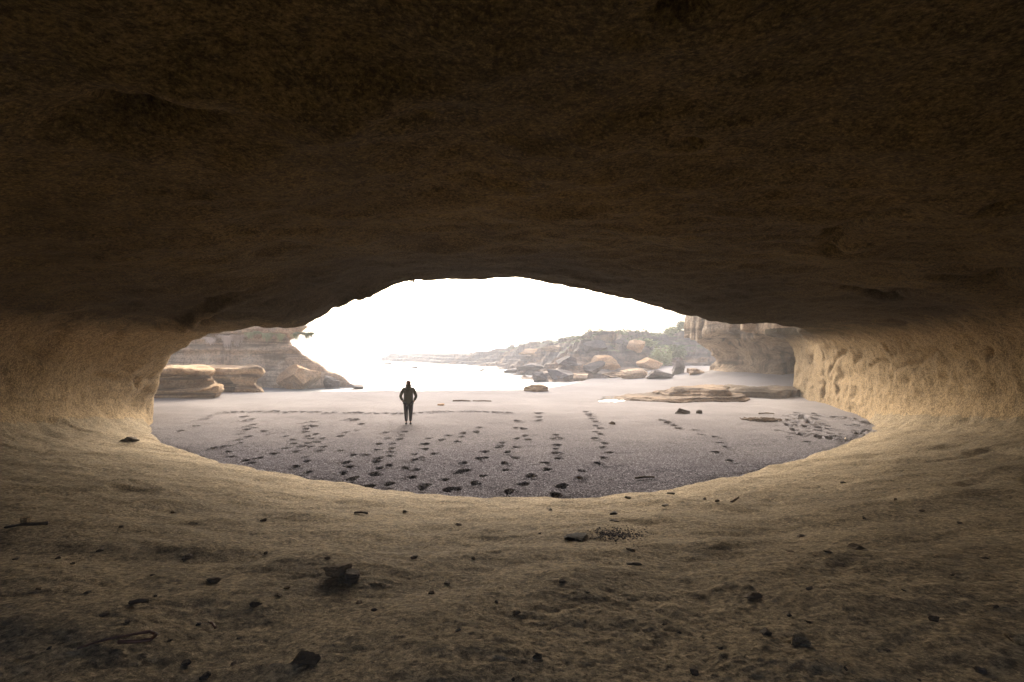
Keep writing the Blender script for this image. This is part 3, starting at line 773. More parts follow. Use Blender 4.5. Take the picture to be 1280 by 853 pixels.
# layered flat rock on the sand, right
def warp(X, Y, Z, k, sc, o=0):
    P = np.stack([X.ravel(), Y.ravel(), Z.ravel() * 0.2], 1) * sc + o
    a, b = perlin(P), perlin(P + 31)
    q = lambda v: np.round(v * 4) / 4 * 0.6 + v * 0.4
    return X + k * q(a).reshape(X.shape), Y + k * q(b).reshape(X.shape)
def flat1(X, Y, Z):
    X, Y = warp(X, Y, Z, 0.9, 0.75)
    e = 1 - np.sqrt(((X - 11.2) / (2.1)) ** 2 + ((Y - 31.6) / 1.9) ** 2)
    topz = -2.15 + 0.06 * (X - 11) - 0.5 * np.clip(0.35 - e, 0, 1)
    f = np.minimum(topz - Z, e * 1.6 + 0.15 * np.sin(Z * 14))
    e2 = 1 - np.sqrt(((X - 10.2) / (3.6)) ** 2 + ((Y - 31.0) / 2.3) ** 2)
    f2 = np.minimum(-2.60 + 0.02 * (X - 10) - Z, e2 * 1.6)
    e3 = 1 - np.sqrt(((X - 10.0) / (3.9)) ** 2 + ((Y - 30.8) / 2.5) ** 2)
    f3 = np.minimum(-2.72 - Z, e3 * 1.6)
    return np.maximum(np.maximum(f, f2), f3)
o = sdf_obj('flat_rock', flat1, (5.0, 27.0, -3.1), (15.6, 35.0, -1.8), 0.07, M['flat'],
            lambda P: 0.07 * perlin(P * np.array([1.1, 1.1, 3])) + 0.03 * perlin(P * 4.0))
tag(o, 'ochre layered rock with a raised cap lying on the sand before the right cliff', 'flat rock')
def flat2(X, Y, Z):
    X, Y = warp(X, Y, Z, 0.9, 0.6, 9)
    e = 1 - np.sqrt(((X - 15.8) / (2.9)) ** 2 + ((Y - 33.5) / 2.6) ** 2)
    topz = -2.35 + 0.10 * np.sin(X * 2.2) + 0.05 * np.sin(Y * 3) - 0.35 * np.clip(0.4 - e, 0, 1)
    return np.minimum(topz - Z, e * 1.5)
o = sdf_obj('flat_rock', flat2, (11.8, 29.8, -3.1), (19.8, 37.0, -1.9), 0.08, M['brownstone'],
            lambda P: 0.09 * perlin(P * np.array([1.1, 1.1, 3]) + 7) + 0.03 * perlin(P * 4.0))
tag(o, 'brown wet rock shelf between the capped rock and the cave cleft', 'flat rock')

# shallow water lying on the sand
def pool(name, pts, lab):
    P = [px_to_plane(a, b, SAND + 0.0) for a, b in pts]
    n = len(P); ctr = np.mean(np.array(P), 0)
    V_, F_ = [], []
    rings = 6
    for r_ in range(1, rings + 1):
        for i in range(n * 4):
            k, fr_ = divmod(i, 4); a, b = np.array(P[k]), np.array(P[(k + 1) % n])
            p = a + (b - a) * fr_ / 4
            q = ctr + (p - ctr) * (r_ / rings)
            wob = 1 + (0.06 * math.sin(i * 1.7) + 0.05 * math.sin(i * 3.1)) * (r_ / rings)
            q = ctr + (q - ctr) * wob
            V_.append([q[0], q[1], sand_at(q[0], q[1]) + 0.03 - (0.03 if r_ == rings else 0)])
    m = n * 4
    V_.append([ctr[0], ctr[1], sand_at(ctr[0], ctr[1]) + 0.03])
    for r_ in range(rings - 1):
        for i in range(m): F_.append((r_ * m + i, (r_ + 1) * m + i, (r_ + 1) * m + (i + 1) % m, r_ * m + (i + 1) % m))
    for i in range(m): F_.append((len(V_) - 1, i, (i + 1) % m))
    o = mesh_obj(name, V_, F_, M['pool']); tag(o, lab, 'water', kind='structure'); return o
pool('water', [(748, 502), (752, 496), (790, 494), (830, 489), (838, 493), (815, 497), (785, 501), (765, 503)], 'bright shallow stream shining on the sand beside the layered rock')

# stones, weed and wood on the sand
def on_sand(px, py):
    x, y, z = px_to_plane(px, py); return Vector((x, y, sand_at(x, y)))
p = on_sand(853, 517); o = rock('stone', p, (0.72, 0.5, 0.28), 61, M['darkstone'], 0.2, sub=4, rough=0.12); tag(o, 'larger of two black stones on the sand before the layered rock', 'stone', 'black stones on the sand')
p = on_sand(874, 517); o = rock('stone', p, (0.30, 0.2, 0.20), 63, M['darkstone'], 0.7, sub=4, rough=0.12); tag(o, 'smaller pointed black stone beside the larger black one on the sand', 'stone', 'black stones on the sand')
p = on_sand(765, 530); o = rock('stone', p, (0.22, 0.2, 0.12), 64, M['brownstone'], 0.4, sub=4); tag(o, 'small round brown lump alone on the open sand', 'stone')
def weed_heap(name, loc, sx, sy, n, seed, mat, lab, cat, sz=0.10):
    r = random.Random(seed); V_, F_ = [], []
    for k in range(n):
        a = r.uniform(0, 6.28); rr = math.sqrt(r.random())
        c = Vector((rr * math.cos(a) * sx, rr * math.sin(a) * sy, r.uniform(0, 0.6) * sz * (1.1 - rr)))
        th = r.uniform(-0.6, 0.6) + (0 if r.random() < 0.7 else 1.5); L = r.uniform(0.12, 0.35); w = r.uniform(0.012, 0.03)
        dv = Vector((math.cos(th), math.sin(th), r.uniform(-0.15, 0.2))); sd = Vector((-math.sin(th), math.cos(th), 0.3)) * w
        b = len(V_); m = 5
        for i in range(m):
            q = c + dv * L * (i / (m - 1) - 0.5) + Vector((0, 0, 0.03 + 0.02 * math.sin(i * 1.5 + k)))
            ww = 1 - abs(i / (m - 1) - 0.5) * 1.2
            V_ += [q + sd * ww, q + Vector((0, 0, w)), q - sd * ww, q - Vector((0, 0, w * 0.6))]
        for i in range(m - 1):
            for j in range(4):
                F_.append((b + i * 4 + j, b + i * 4 + (j + 1) % 4, b + i * 4 + 4 + (j + 1) % 4, b + i * 4 + 4 + j))
    o = mesh_obj(name, [v[:] for v in V_], F_, mat); o.location = loc
    return tag(o, lab, cat)
weed_heap('seaweed_heap', on_sand(952, 526), 0.75, 0.45, 220, 4, M['wrack'], 'brown heap of seaweed washed up on the sand near the right cave wall', 'seaweed')
def stick(name, pts, r0, r1, mat, lab, cat, loc, seed=1, group=None):
    rr = random.Random(seed); V_, F_ = [], []; m = 7; n = len(pts)
    # resample
    P = []
    for i in range(n - 1):
        for k in range(4): P.append(Vector(pts[i]).lerp(Vector(pts[i + 1]), k / 4))
    P.append(Vector(pts[-1])); n = len(P)
    for i, q in enumerate(P):
        tdir = (P[min(i + 1, n - 1)] - P[max(i - 1, 0)]).normalized()
        s1 = tdir.cross(Vector((0, 0, 1))).normalized() if abs(tdir.z) < 0.95 else Vector((1, 0, 0)); s2 = s1.cross(tdir)
        r = (r0 + (r1 - r0) * i / (n - 1))
        for k in range(m):
            a = 6.2832 * k / m; w = r * rr.uniform(0.78, 1.22)
            V_.append(q + s1 * math.cos(a) * w + s2 * math.sin(a) * w)
    for i in range(n - 1):
        for k in range(m): F_.append((i * m + k, i * m + (k + 1) % m, (i + 1) * m + (k + 1) % m, (i + 1) * m + k))
    F_.append(tuple(reversed(range(m)))); F_.append(tuple((n - 1) * m + k for k in range(m)))
    o = mesh_obj(name, [v[:] for v in V_], F_, mat); o.location = loc
    return tag(o, lab, cat, group)
stick('driftwood', [(-0.22, -0.02, 0.03), (0, 0.01, 0.05), (0.22, 0.03, 0.04)], 0.028, 0.02, M['darkwood'], 'short dark stick lying on the grey sand just past the cave floor', 'driftwood', on_sand(806, 599), 3)
stick('driftwood', [(-0.10, -0.12, 0.03), (0, 0, 0.06), (0.05, 0.10, 0.04)], 0.02, 0.014, M['palewood'], 'pale stick at the edge of the trodden sand under the right wall', 'driftwood', on_sand(1057, 549), 4)
stick('driftwood', [(-0.35, 0, 0.03), (0, 0.03, 0.05), (0.35, 0, 0.03)], 0.03, 0.02, M['wood'], 'long thin branch on the sand behind the seaweed heap', 'driftwood', on_sand(958, 518), 5)
stick('driftwood', [(-0.5, 0, 0.03), (0, 0.05, 0.05), (0.5, 0, 0.03)], 0.05, 0.03, M['wood'], 'short log on the pale sand right of the walker', 'driftwood', on_sand(577, 502), 6)
stick('driftwood', [(-0.5, 0, 0.03), (0.1, 0.0, 0.05), (0.55, 0, 0.03)], 0.04, 0.03, M['wood'], 'thin log farther right along the pale sand beyond the walker', 'driftwood', on_sand(602, 502), 8)
p = on_sand(551, 507); o = rock('stone', p, (0.38, 0.3, 0.12), 66, M['orange'], 0.4, sub=4); tag(o, 'small reddish stone on the pale sand just right of the walker', 'stone')

# ------------------------------------------------------------------ debris on the cave floor
def floor_rock(px, py, w, h, mat, lab, seed, depth=0.8, cat='stone', group='stones on the cave floor', sink=0.18, **kw):
    p, n = on_floor(px, py)
    if p is None: return None
    dist = p.y; W = 0.92 * w / F_PX * dist; Hh = 0.7 * h / F_PX * dist
    o = rock('stone', p, (W, W * depth, Hh), seed, M[mat], rz=math.sin(seed * 2.3), sink=sink, sub=4, cuts=12, rough=0.12, **kw)
    if lab: tag(o, lab, cat, group)
    return o
floor_rock(160, 551, 26, 9, 'darkstone', 'flat dark stone at the foot of the left pillar', 70)
# flat topped slab propped on the floor with a smaller wedge
p, n = on_floor(424, 722)
def slab(name, loc, sx, sy, sz, mat, lab, seed, rot, cuts=5):
    r = np.random.default_rng(seed); n_ = 44; V_, F_ = [], []
    cor = sorted(r.uniform(0, 6.283, 7)); cr = r.uniform(0.8, 1.1, 7)
    ring = []
    for k in range(n_):
        a = 6.28318 * k / n_
        # straight edges between a few corners
        i1 = np.searchsorted(cor, a) % 7; i0 = (i1 - 1) % 7
        p0 = np.array([math.cos(cor[i0]), math.sin(cor[i0])]) * cr[i0]; p1 = np.array([math.cos(cor[i1]), math.sin(cor[i1])]) * cr[i1]
        d_ = np.array([math.cos(a), math.sin(a)]); M2 = np.array([[d_[0], p0[0] - p1[0]], [d_[1], p0[1] - p1[1]]])
        try: tt = np.linalg.solve(M2, p0)[0]
        except Exception: tt = 1
        ring.append(d_ * np.clip(tt, 0.45, 1.15))
    prof = [(0.0, 0.82), (0.15, 0.92), (0.4, 0.97), (0.55, 0.93), (0.7, 1.0), (0.9, 0.99), (1.0, 0.93), (1.01, 0.6), (1.0, 0.3)]
    for zz, k in prof:
        for q in ring:
            p_ = np.array([q[0] * k * sx / 2, q[1] * k * sy / 2, zz * sz])
            w_ = perlin(p_[None] * (9 / sx) + seed)[0]
            V_.append(p_ + np.array([q[0], q[1], 0.5]) * w_ * 0.05 * sx)
    for a in range(len(prof) - 1):
        for k in range(n_): F_.append((a * n_ + k, a * n_ + (k + 1) % n_, (a + 1) * n_ + (k + 1) % n_, (a + 1) * n_ + k))
    F_.append(tuple((len(prof) - 1) * n_ + k for k in range(n_))); v, f = V_, F_
    o = mesh_obj(name, v, f, mat, smooth=False); o.location = loc; o.rotation_euler = rot
    return tag(o, lab, 'stone', 'stones on the cave floor')
s = p.y / F_PX
slab('stone', p + Vector((0, 0.02, 0.01)), 36 * s, 26 * s, 12 * s, M['brownstone'], 'thick flat topped brown slab tilted on the cave floor, left of centre', 71, (-0.22, -0.08, 0.1))
p2, n = on_floor(438, 727); slab('stone', p2 + Vector((0, 0, -0.01)), 26 * s, 20 * s, 13 * s, M['darkstone'], 'small dark wedge stone resting against the flat topped brown slab', 72, (0, 0.2, 0.5))
p, n = on_floor(378, 828); s = p.y / F_PX
slab('stone', p + Vector((0, 0, -0.02)), 48 * s, 34 * s, 6 * s, M['brownstone'], 'thin plate of stone propped edge up on the floor, bottom left of centre', 73, (0.35, -0.25, 0.4))
floor_rock(722, 673, 34, 7, 'blackstone', 'flat black stone beside the gravel patch on the cave floor', 74)
floor_rock(943, 747, 28, 10, 'brownstone', 'brown half buried stone on the floor right of centre', 75)
floor_rock(1000, 806, 26, 18, 'cave_floor', 'pale tan stone with shaded foot near the lower right', 76)
floor_rock(957, 792, 20, 9, 'darkstone', 'small dark stone left of the pale tan stone', 77)
floor_rock(1270, 803, 24, 18, 'cave_wall', 'tan stone cut by the right picture edge', 78)
floor_rock(1071, 686, 22, 9, 'brownstone', 'dark chip of rock on the right slope of the floor', 79)
floor_rock(1002, 671, 14, 5, 'darkstone', 'tiny dark flake above the brown stone on the right slope', 80)
floor_rock(235, 698, 20, 7, 'darkstone', 'flat dark flake on the left part of the floor', 81)
floor_rock(266, 728, 20, 9, 'brownstone', 'crumbled brown flake below the flat dark flake', 82)
floor_rock(320, 757, 16, 11, 'darkstone', 'pointed dark stone between the slab and the kelp', 83)
floor_rock(1167, 776, 12, 13, 'darkstone', 'narrow dark stone on the lower right slope', 84)
floor_rock(766, 643, 14, 5, 'darkstone', 'upper of two dark flakes behind the gravel patch', 85)
floor_rock(766, 652, 16, 5, 'darkstone', 'lower of two dark flakes behind the gravel patch', 86)
floor_rock(792, 706, 20, 5, 'darkstone', 'dark flake in the middle of the floor below the gravel patch', 87)
floor_rock(258, 848, 16, 14, 'darkstone', 'dark stone at the bottom edge left of the propped plate', 88)
floor_rock(232, 830, 14, 8, 'darkstone', 'dark stone just above the bottom edge left', 89)
floor_rock(645, 768, 12, 8, 'brownstone', 'small brown stone in the middle foreground', 90)
floor_rock(672, 822, 14, 8, 'brownstone', 'brown stone near the bottom edge in the middle', 91)
floor_rock(868, 842, 18, 8, 'darkstone', 'dark stone at the bottom edge right of the middle', 92)
floor_rock(1228, 840, 16, 9, 'darkstone', 'dark stone in the bottom right corner', 93)
r5 = random.Random(5)
CH = [(784,622),(838,618),(880,623),(897,629),(833,631),(676,667),(790,690),(1013,738),(1033,690),(990,690),(1120,625),(1056,605),(1080,648),(1150,640),(195,745),(190,718),(125,690),(90,704),(70,700),(50,735),(360,735),(330,694),(347,747),(30,790),(60,812),(290,830),(300,800),(210,800),(160,780),(450,752),(466,765),(516,698),(505,642),(540,742),(590,700),(572,790),(620,752),(700,728),(735,742),(560,730),(640,850),(830,780),(850,790),(900,812),(1055,835),(1110,815),(1150,850),(1010,780),(985,770),(1230,700),(1200,655),(1190,720),(1130,740),(1246,760),(110,740),(20,700),(130,770),(250,780),(410,700),(690,640),(575,655),(215,640),(330,650),(150,660)]
for i, (px, py) in enumerate(CH):
    floor_rock(px + r5.uniform(-2, 2), py + r5.uniform(-2, 2), r5.uniform(5, 12), r5.uniform(3, 6), r5.choice(['darkstone', 'brownstone', 'darkstone']),
               'tiny dark chip of rock scattered on the cave floor', 100 + i, group='tiny chips on the cave floor')
# gravel patch beside the flat black stone
r6 = random.Random(9); V_, F_ = [], []
for k in range(380):
    px = r6.gauss(772, 18); py = 668 + r6.gauss(0, 4)
    q, nn = on_floor(px, py)
    if q is None: continue
    b = len(V_); s = r6.uniform(0.006, 0.014)
    for (a, e, c) in ((1, 0, 0), (-1, 0.2, 0), (0, 1, 0), (0.1, -1, 0), (0, 0, 1), (0, 0, -0.6)):
        V_.append((q.x + s * a * r6.uniform(.7, 1.3), q.y + s * e * r6.uniform(.7, 1.3), q.z + s * c * r6.uniform(.6, 1)))
    for (i, j) in ((0, 2), (2, 1), (1, 3), (3, 0)):
        F_.append((b + i, b + j, b + 4)); F_.append((b + j, b + i, b + 5))
tag(mesh_obj('gravel', V_, F_, M['gravel'], smooth=False), 'patch of loose grey gravel on the cave floor', 'gravel', kind='stuff')
# wood and kelp
p, n = on_floor(26, 665); s = p.y / F_PX
stick('driftwood', [(-20 * s, 0, 0.04), (-4 * s, 0.02, 0.06), (22 * s, 0.10, 0.05)], 0.010, 0.017, M['darkwood'], 'dark driftwood stick near the left picture edge', 'driftwood', p, 11)
p, n = on_floor(30, 660); slab('stone', p + Vector((0, 0.02, 0.03)), 14 * s, 10 * s, 9 * s, M['cave_wall'], 'pale lump of rock resting on the dark driftwood stick', 117, (0, 0, 0))
p, n = on_floor(150, 806); s = p.y / F_PX
stick('kelp', [(-42 * s, -0.06, 0.012), (-28 * s, -0.01, 0.02), (-8 * s, 0.03, 0.025), (8 * s, 0.05, 0.03), (26 * s, 0.07, 0.035), (38 * s, 0.05, 0.03), (36 * s, 0.01, 0.02), (20 * s, -0.005, 0.02), (0, -0.01, 0.02)], 0.005, 0.011, M['kelp'], 'looped dry kelp strand with a pale thin tail, lower left', 'kelp', p, 12)
p, n = on_floor(265, 783); s = p.y / F_PX
stick('driftwood', [(-8 * s, 0.03, 0.012), (0, 0, 0.02), (9 * s, -0.04, 0.012)], 0.006, 0.008, M['kelp'], 'thin reddish twig between the kelp and the slab', 'driftwood', p, 13)
p, n = on_floor(919, 627); s = p.y / F_PX
stick('driftwood', [(-9 * s, -0.12, 0.02), (0, 0.0, 0.03), (8 * s, 0.12, 0.03)], 0.02, 0.016, M['wood'], 'short stick near the sand on the right of the floor', 'driftwood', p, 14)
p, n = on_floor(452, 643); s = p.y / F_PX
stick('driftwood', [(-9 * s, 0.0, 0.02), (0, 0.0, 0.03), (8 * s, -0.02, 0.02)], 0.012, 0.016, M['darkwood'], 'short dark twig on the floor near the sand edge, left of centre', 'driftwood', p, 15)
p, n = on_floor(172, 758); s = p.y / F_PX
stick('driftwood', [(-10 * s, 0.0, 0.02), (0, 0.01, 0.03), (10 * s, 0.03, 0.02)], 0.016, 0.012, M['darkwood'], 'stubby dark twig above the kelp strand', 'driftwood', p, 16)

# ------------------------------------------------------------------ plants
def leaf_cloud(n, sampler, size, seed, droop=0.0):
    r = random.Random(seed); V_, F_ = [], []
    for k in range(n):
        c = Vector(sampler(r)); s = size * r.uniform(0.6, 1.5)
        a = r.uniform(0, 6.283); tilt = r.uniform(-0.9, 0.9)
        d1 = Vector((math.cos(a), math.sin(a), math.sin(tilt) - droop)).normalized()
        d2 = d1.cross(Vector((r.uniform(-1, 1), r.uniform(-1, 1), r.uniform(0.2, 1)))).normalized()
        b = len(V_)
        V_ += [c - d1 * s, c + d2 * s * 0.35, c + d1 * s, c - d2 * s * 0.35]
        F_.append((b, b + 1, b + 2, b + 3))
    return [v[:] for v in V_], F_
# scrub on the headland (one mass)
def scrub_pt(r):
    while True:
        x, y = r.uniform(-20, 45), r.uniform(58, 115)
        h, dd = head_at(x, y)
        if dd > 9 + 4 * math.sin(x * 0.3) and h > 0.6:
            cl_ = 0.55 + 0.55 * math.sin(x * 1.3 + y * 0.7) * math.sin(y * 0.9 - x * 0.4)
            return (x, y, h - 0.1 + r.random() ** 1.2 * max(0.12, cl_) * 0.6)
V_, F_ = leaf_cloud(30000, scrub_pt, 0.20, 31)
tag(mesh_obj('scrub', V_, F_, M['leaf'], smooth=False), 'low green coastal scrub covering the top of the headland', 'scrub', kind='stuff')
# separate shrubs on the slope to the right
for i, (px, py, w, lab) in enumerate([(826, 440, 26, 'rounded pale green shrub above the curved tan boulder'), (846, 437, 20, 'shrub beside the narrow rock stack on the slope'),
                                      (806, 437, 24, 'wide green shrub left of the rounded pale one'), (858, 425, 22, 'tall shrub highest on the slope by the cliff'),
                                      (842, 424, 20, 'bushy shrub on the skyline left of the tallest')]):
    y = 66 + 3 * i; x = (px - CX) / F_PX * y; W = w / F_PX * y
    g, _ = head_at(x, y); zt = (HY - py) / F_PX * y
    e = bpy.data.objects.new('shrub', None); COL.objects.link(e); e.location = (x, y, g - 0.2)
    tag(e, lab, 'shrub', 'shrubs on the headland slope')
    hgt = max(1.6, zt - g + 0.8)
    def smp(r, W=W, hgt=hgt, i=i):
        a, b = r.uniform(0, 6.283), r.uniform(-0.6, 1); rr = r.random() ** 0.4
        lump = 1 + 0.25 * math.sin(a * 3 + i) * math.cos(b * 4)
        c = math.sqrt(1 - b * b * 0.9)
        return (math.cos(a) * c * W * 0.55 * rr * lump, math.sin(a) * c * W * 0.5 * rr * lump, hgt * 0.55 + b * hgt * 0.45 * rr * lump)
    V_, F_ = leaf_cloud(1100, smp, 0.22, 40 + i)
    mesh_obj('foliage', V_, F_, M['leaf2' if i % 2 == 0 else 'leaf'], e, smooth=False)
    stick('stem', [(0, 0, 0), (0.1, 0, hgt * 0.3), (0.2, 0.1, hgt * 0.6)], 0.09, 0.04, M['stem'], None, None, (0, 0, 0), i).parent = e
# plants hanging over the left cliff top
HP = [(262, 424, 12, 0.55, 'dryleaf', 'small dry tuft hanging leftmost from the left cliff top'), (284, 421, 18, 0.95, 'dryleaf', 'pinkish dry fronds hanging over the left cliff'),
      (300, 421, 14, 0.85, 'dryleaf', 'second bunch of dry fronds hanging beside the pinkish ones'), (318, 417, 16, 0.5, 'leaf2', 'green tuft on the cliff top after the dry fronds'),
      (342, 418, 22, 0.7, 'leaf2', 'broad pale green plant trailing from the middle of the cliff top'), (362, 418, 20, 0.6, 'leaf2', 'yellowish green trailing plant near the cliff end'),
      (380, 418, 20, 0.45, 'leaf', 'dark green tuft at the overhanging tip of the cliff')]
for i, (px, py, w, ln, mat, lab) in enumerate(HP):
    hit = LCLIFF.ray_cast(Vector((0, 0, 0)), Vector(((px - CX) / F_PX, 1, (HY - py - 3) / F_PX)).normalized())[0]
    y = (hit.y if hit else 43.0) - 0.35; x = (px - CX) / F_PX * y; z = (HY - py) / F_PX * y - 0.02; W = 1.15 * w / F_PX * y
    e = bpy.data.objects.new('hanging_plant', None); COL.objects.link(e); e.location = (x, y, z)
    tag(e, lab, 'hanging plant', 'plants hanging from the left cliff')
    r = random.Random(60 + i); V_, F_ = [], []
    for k in range(260):
        x0 = r.uniform(-0.5, 0.5) * W; L = ln * r.uniform(0.35, 1.1) * (0.7 + 0.5 * math.sin(x0 * 5 + i)); y0 = r.uniform(-0.3, 0.35)
        b = len(V_); ww = r.uniform(0.02, 0.05); out = r.uniform(0.1, 0.35); sw = r.uniform(-0.12, 0.12)
        m = 5
        for j in range(m):
            tt = j / (m - 1)
            q = Vector((x0 + sw * tt, y0 - out * math.sin(tt * 2.2), 0.22 * math.sin(tt * 2.4) - L * tt * tt))
            s_ = ww * (1 - 0.8 * tt)
            V_ += [(q.x - s_, q.y, q.z), (q.x, q.y - s_ * 0.6, q.z + s_ * 0.4), (q.x + s_, q.y, q.z)]
        for j in range(m - 1):
            for c in (0, 1): F_.append((b + j * 3 + c, b + j * 3 + c + 1, b + j * 3 + 4 + c, b + j * 3 + 3 + c))
    mesh_obj('foliage', V_, F_, M[mat], e, smooth=False)
    stick('stem', [(-W * 0.4, 0.3, 0.05), (0, 0.1, 0.12), (W * 0.4, 0.25, 0.05)], 0.05, 0.03, M['stem'], None, None, (0, 0, 0), i).parent = e

tp = cave_objs['cave_ceiling']; tb = bvh_of(tp); pp = None
for yy in range(346, 372):
    h_ = tb.ray_cast(Vector((0, 0, 0)), Vector(((514 - CX) / F_PX, 1, (HY - yy) / F_PX)).normalized())[0]
    if h_ is not None and h_.y < 22: pp = h_
e = bpy.data.objects.new('hanging_plant', None); COL.objects.link(e); e.location = pp + Vector((0, 0.02, 0.06))
tag(e, 'tiny dark tuft hanging from the lip of the cave roof against the sky', 'hanging plant')
r = random.Random(77); V_, F_ = [], []
for k in range(26):
    x0 = r.gauss(0, 0.06); L = r.uniform(0.08, 0.30); b = len(V_); sw = r.uniform(-0.08, 0.08)
    for j in range(4):
        tt = j / 3; s_ = 0.012 * (1 - 0.8 * tt)
        V_ += [(x0 + sw * tt - s_, r.uniform(-.01, .01), -L * tt), (x0 + sw * tt + s_, 0.01, -L * tt)]
    for j in range(3): F_.append((b + 2 * j, b + 2 * j + 1, b + 2 * j + 3, b + 2 * j + 2))
mesh_obj('foliage', V_, F_, M['stem'], e, smooth=False)
# green algae at the foot of the cleft
weed_heap('algae', Vector((17.6, 33.0, -2.5)), 0.55, 0.4, 260, 8, M['algae'], 'bright green algae on the wet rock under the cleft', 'algae', 0.1)

# ------------------------------------------------------------------ the walker
def skin_mesh(name, pts, edges, radii, mat, parent=None, sub=2, root=0):
    me = bpy.data.meshes.new(name); me.from_pydata(pts, edges, []); me.update()
    o = bpy.data.objects.new(name, me); COL.objects.link(o)
    o.modifiers.new('skin', 'SKIN'); sm = o.modifiers.new('sub', 'SUBSURF'); sm.levels = sub; sm.render_levels = sub
    sv = me.skin_vertices[0].data
    for i, r in enumerate(radii):
        sv[i].radius = r if isinstance(r, tuple) else (r, r); sv[i].use_root = (i == root)
    dg = bpy.context.evaluated_depsgraph_get(); dg.update()
    m2 = bpy.data.meshes.new_from_object(o.evaluated_get(dg))
    o.modifiers.clear(); o.data = m2; m2.materials.clear(); m2.materials.append(mat)
    m2.polygons.foreach_set('use_smooth', np.ones(len(m2.polygons), dtype=bool))
    bpy.data.meshes.remove(me); m2.name = name
    if parent: o.parent = parent
    return o
# faces +y (away from the camera), standing, elbows out, hands at the jacket pockets
bp = [(0, 0, 0.90), (0, 0, 1.05), (0, 0, 1.22), (0, 0, 1.36), (0, 0.005, 1.43), (0, 0.015, 1.50), (0, 0.02, 1.58),
      (-0.09, 0, 0.84), (-0.085, 0.01, 0.47), (-0.075, -0.015, 0.10), (-0.085, 0.10, 0.04),
      (0.09, 0, 0.84), (0.085, 0.01, 0.47), (0.075, -0.015, 0.10), (0.085, 0.10, 0.04),
      (-0.17, 0, 1.34), (-0.285, -0.05, 1.08), (-0.215, 0.06, 0.89), (-0.185, 0.09, 0.83),
      (0.17, 0, 1.34), (0.285, -0.05, 1.08), (0.215, 0.06, 0.89), (0.185, 0.09, 0.83)]
be = [(0, 1), (1, 2), (2, 3), (3, 4), (4, 5), (5, 6), (0, 7), (7, 8), (8, 9), (9, 10), (0, 11), (11, 12), (12, 13), (13, 14),
      (3, 15), (15, 16), (16, 17), (17, 18), (3, 19), (19, 20), (20, 21), (21, 22)]
br = [(0.15, 0.11), (0.13, 0.10), (0.14, 0.10), (0.12, 0.08), 0.05, (0.072, 0.085), (0.07, 0.08),
      0.088, 0.058, 0.036, 0.03, 0.088, 0.058, 0.036, 0.03, 0.05, 0.038, 0.03, 0.035, 0.05, 0.038, 0.03, 0.035]
person = skin_mesh('person', bp, be, br, M['skin'])
wx, wy, _ = px_to_plane(510.5, 531.5)
person.location = (wx, wy, sand_at(wx, wy) - 0.015)
person.scale = (1.02,) * 3; person.rotation_euler = (0, 0, 0.16)
tag(person, 'person in olive jacket and dark leggings standing on the sand, back turned', 'person')
jp = [(0, -0.005, 0.70), (0, -0.005, 0.84), (0, 0, 1.05), (0, 0, 1.22), (0, 0, 1.35), (0, 0.0, 1.425), (-0.175, 0, 1.335), (-0.29, -0.055, 1.08), (-0.222, 0.05, 0.90),
      (0.175, 0, 1.335), (0.29, -0.055, 1.08), (0.222, 0.05, 0.90)]
je = [(0, 1), (1, 2), (2, 3), (3, 4), (4, 5), (4, 6), (6, 7), (7, 8), (4, 9), (9, 10), (10, 11)]
jr = [(0.225, 0.16), (0.22, 0.16), (0.185, 0.135), (0.19, 0.135), (0.15, 0.105), (0.075, 0.075), 0.075, 0.062, 0.05, 0.075, 0.062, 0.05]
jacket = skin_mesh('jacket', jp, je, jr, M['jacket'], person)
hood = skin_mesh('hood', [(0, -0.10, 1.34), (0, -0.085, 1.41), (0, -0.055, 1.47)], [(0, 1), (1, 2)], [(0.09, 0.04), (0.105, 0.06), (0.085, 0.05)], M['jacket'], jacket, root=1)
lg = skin_mesh('leggings', [(0, 0, 0.86), (-0.09, 0, 0.80), (-0.085, 0.01, 0.47), (-0.08, -0.02, 0.33), (-0.075, -0.015, 0.12), (0.09, 0, 0.80), (0.085, 0.01, 0.47), (0.08, -0.02, 0.33), (0.075, -0.015, 0.12)],
               [(0, 1), (1, 2), (2, 3), (3, 4), (0, 5), (5, 6), (6, 7), (7, 8)], [(0.15, 0.12), 0.118, 0.080, 0.076, 0.05, 0.118, 0.080, 0.076, 0.05], M['legging'], person)
for sx in (-1, 1):
    skin_mesh('shoe', [(0.078 * sx, -0.04, 0.05), (0.082 * sx, 0.05, 0.05), (0.09 * sx, 0.14, 0.035)], [(0, 1), (1, 2)], [(0.045, 0.05), (0.048, 0.045), (0.04, 0.03)], M['shoe'], person, root=1)
hair = skin_mesh('hair', [(0, -0.035, 1.44), (0, -0.03, 1.52), (0, 0.0, 1.60), (-0.035, -0.03, 1.66)], [(0, 1), (1, 2), (2, 3)], [(0.075, 0.05), (0.088, 0.085), (0.085, 0.09), (0.055, 0.05)], M['hair'], person, root=1)
# face: nose and ears as part of the head
skin_mesh('nose', [(0, 0.095, 1.545), (0, 0.118, 1.52)], [(0, 1)], [0.010, 0.014], M['skin'], person)

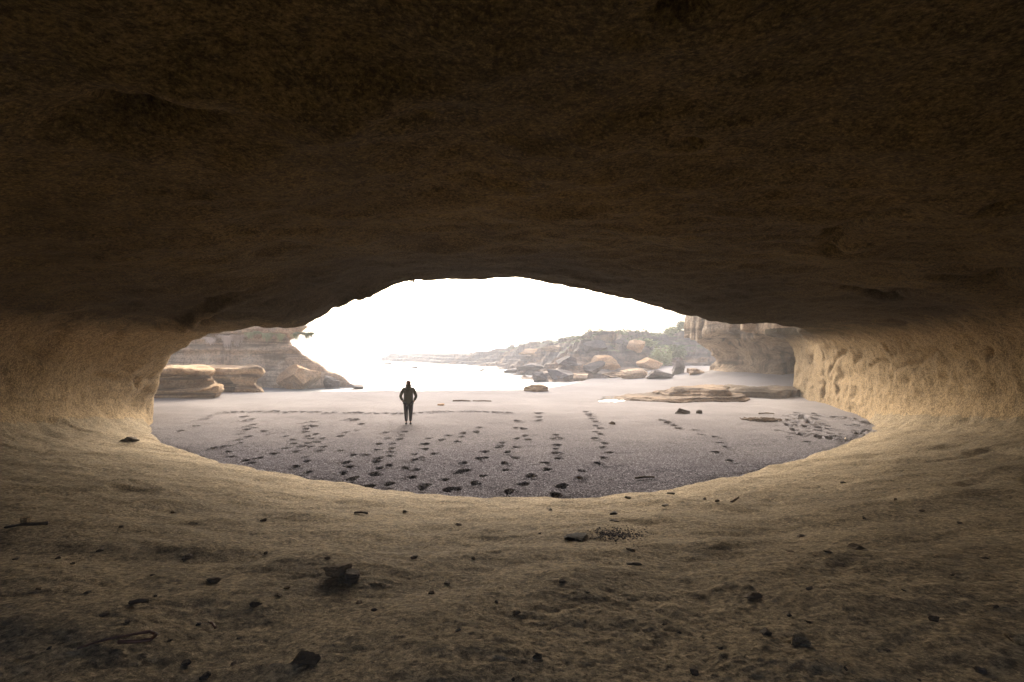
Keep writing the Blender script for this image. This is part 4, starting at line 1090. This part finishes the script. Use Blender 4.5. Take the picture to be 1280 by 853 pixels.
# ------------------------------------------------------------------ haze, sky, sun, camera
bm = bmesh.new(); bmesh.ops.create_cube(bm, size=1.0)
me = bpy.data.meshes.new('haze'); bm.to_mesh(me); bm.free()
hb = bpy.data.objects.new('haze', me); COL.objects.link(hb)
hb.scale = (5400, 3600, 14.0); hb.location = (0, 1400, 1.35)
m = bpy.data.materials.new('sea_mist'); m.use_nodes = True
nt = m.node_tree; nt.nodes.remove(nt.nodes['Principled BSDF'])
pv = nt.nodes.new('ShaderNodeVolumePrincipled'); pv.inputs['Color'].default_value = (0.96, 0.97, 0.98, 1); pv.inputs['Density'].default_value = 0.003
nt.links.new(pv.outputs[0], nt.nodes['Material Output'].inputs['Volume'])
me.materials.append(m); tag(hb, 'pale sea mist hanging over the beach', 'haze', kind='stuff')

SUN_EL, SUN_AZ = math.radians(31), math.radians(-6)     # low over the sea, behind the overcast
w = bpy.data.worlds.new('World'); scene.world = w; w.use_nodes = True
sky = w.node_tree.nodes.new('ShaderNodeTexSky'); sky.sky_type = 'NISHITA'; sky.sun_disc = False
sky.sun_elevation = SUN_EL; sky.sun_rotation = SUN_AZ; sky.air_density = 0.75; sky.dust_density = 8.0; sky.ozone_density = 1.0
bg = w.node_tree.nodes['Background']; w.node_tree.links.new(sky.outputs[0], bg.inputs['Color']); bg.inputs['Strength'].default_value = 0.15
sl = bpy.data.lights.new('sun', 'SUN'); sl.energy = 0.55; sl.angle = math.radians(32); sl.color = (1.0, 0.95, 0.87)
so = bpy.data.objects.new('sun', sl); COL.objects.link(so)
dirv = Vector((math.sin(SUN_AZ) * math.cos(SUN_EL), math.cos(SUN_AZ) * math.cos(SUN_EL), math.sin(SUN_EL)))
so.rotation_euler = dirv.to_track_quat('Z', 'Y').to_euler(); so.location = dirv * 60

cam = bpy.data.cameras.new('camera'); co = bpy.data.objects.new('camera', cam); COL.objects.link(co)
cam.sensor_width = 36; cam.lens = 18; cam.clip_start = 0.05; cam.clip_end = 6000
cam.shift_y = (HY - 426.5) / 1280
co.rotation_euler = (math.pi / 2, 0, 0)
scene.camera = co
scene.view_settings.view_transform = 'Standard'; scene.view_settings.look = 'None'; scene.view_settings.gamma = 1
scene.view_settings.exposure = 2.1
scene.cycles.use_denoising = True
scene.cycles.max_bounces = 8; scene.cycles.diffuse_bounces = 6; scene.cycles.volume_bounces = 1
scene.cycles.caustics_reflective = False; scene.cycles.caustics_refractive = False
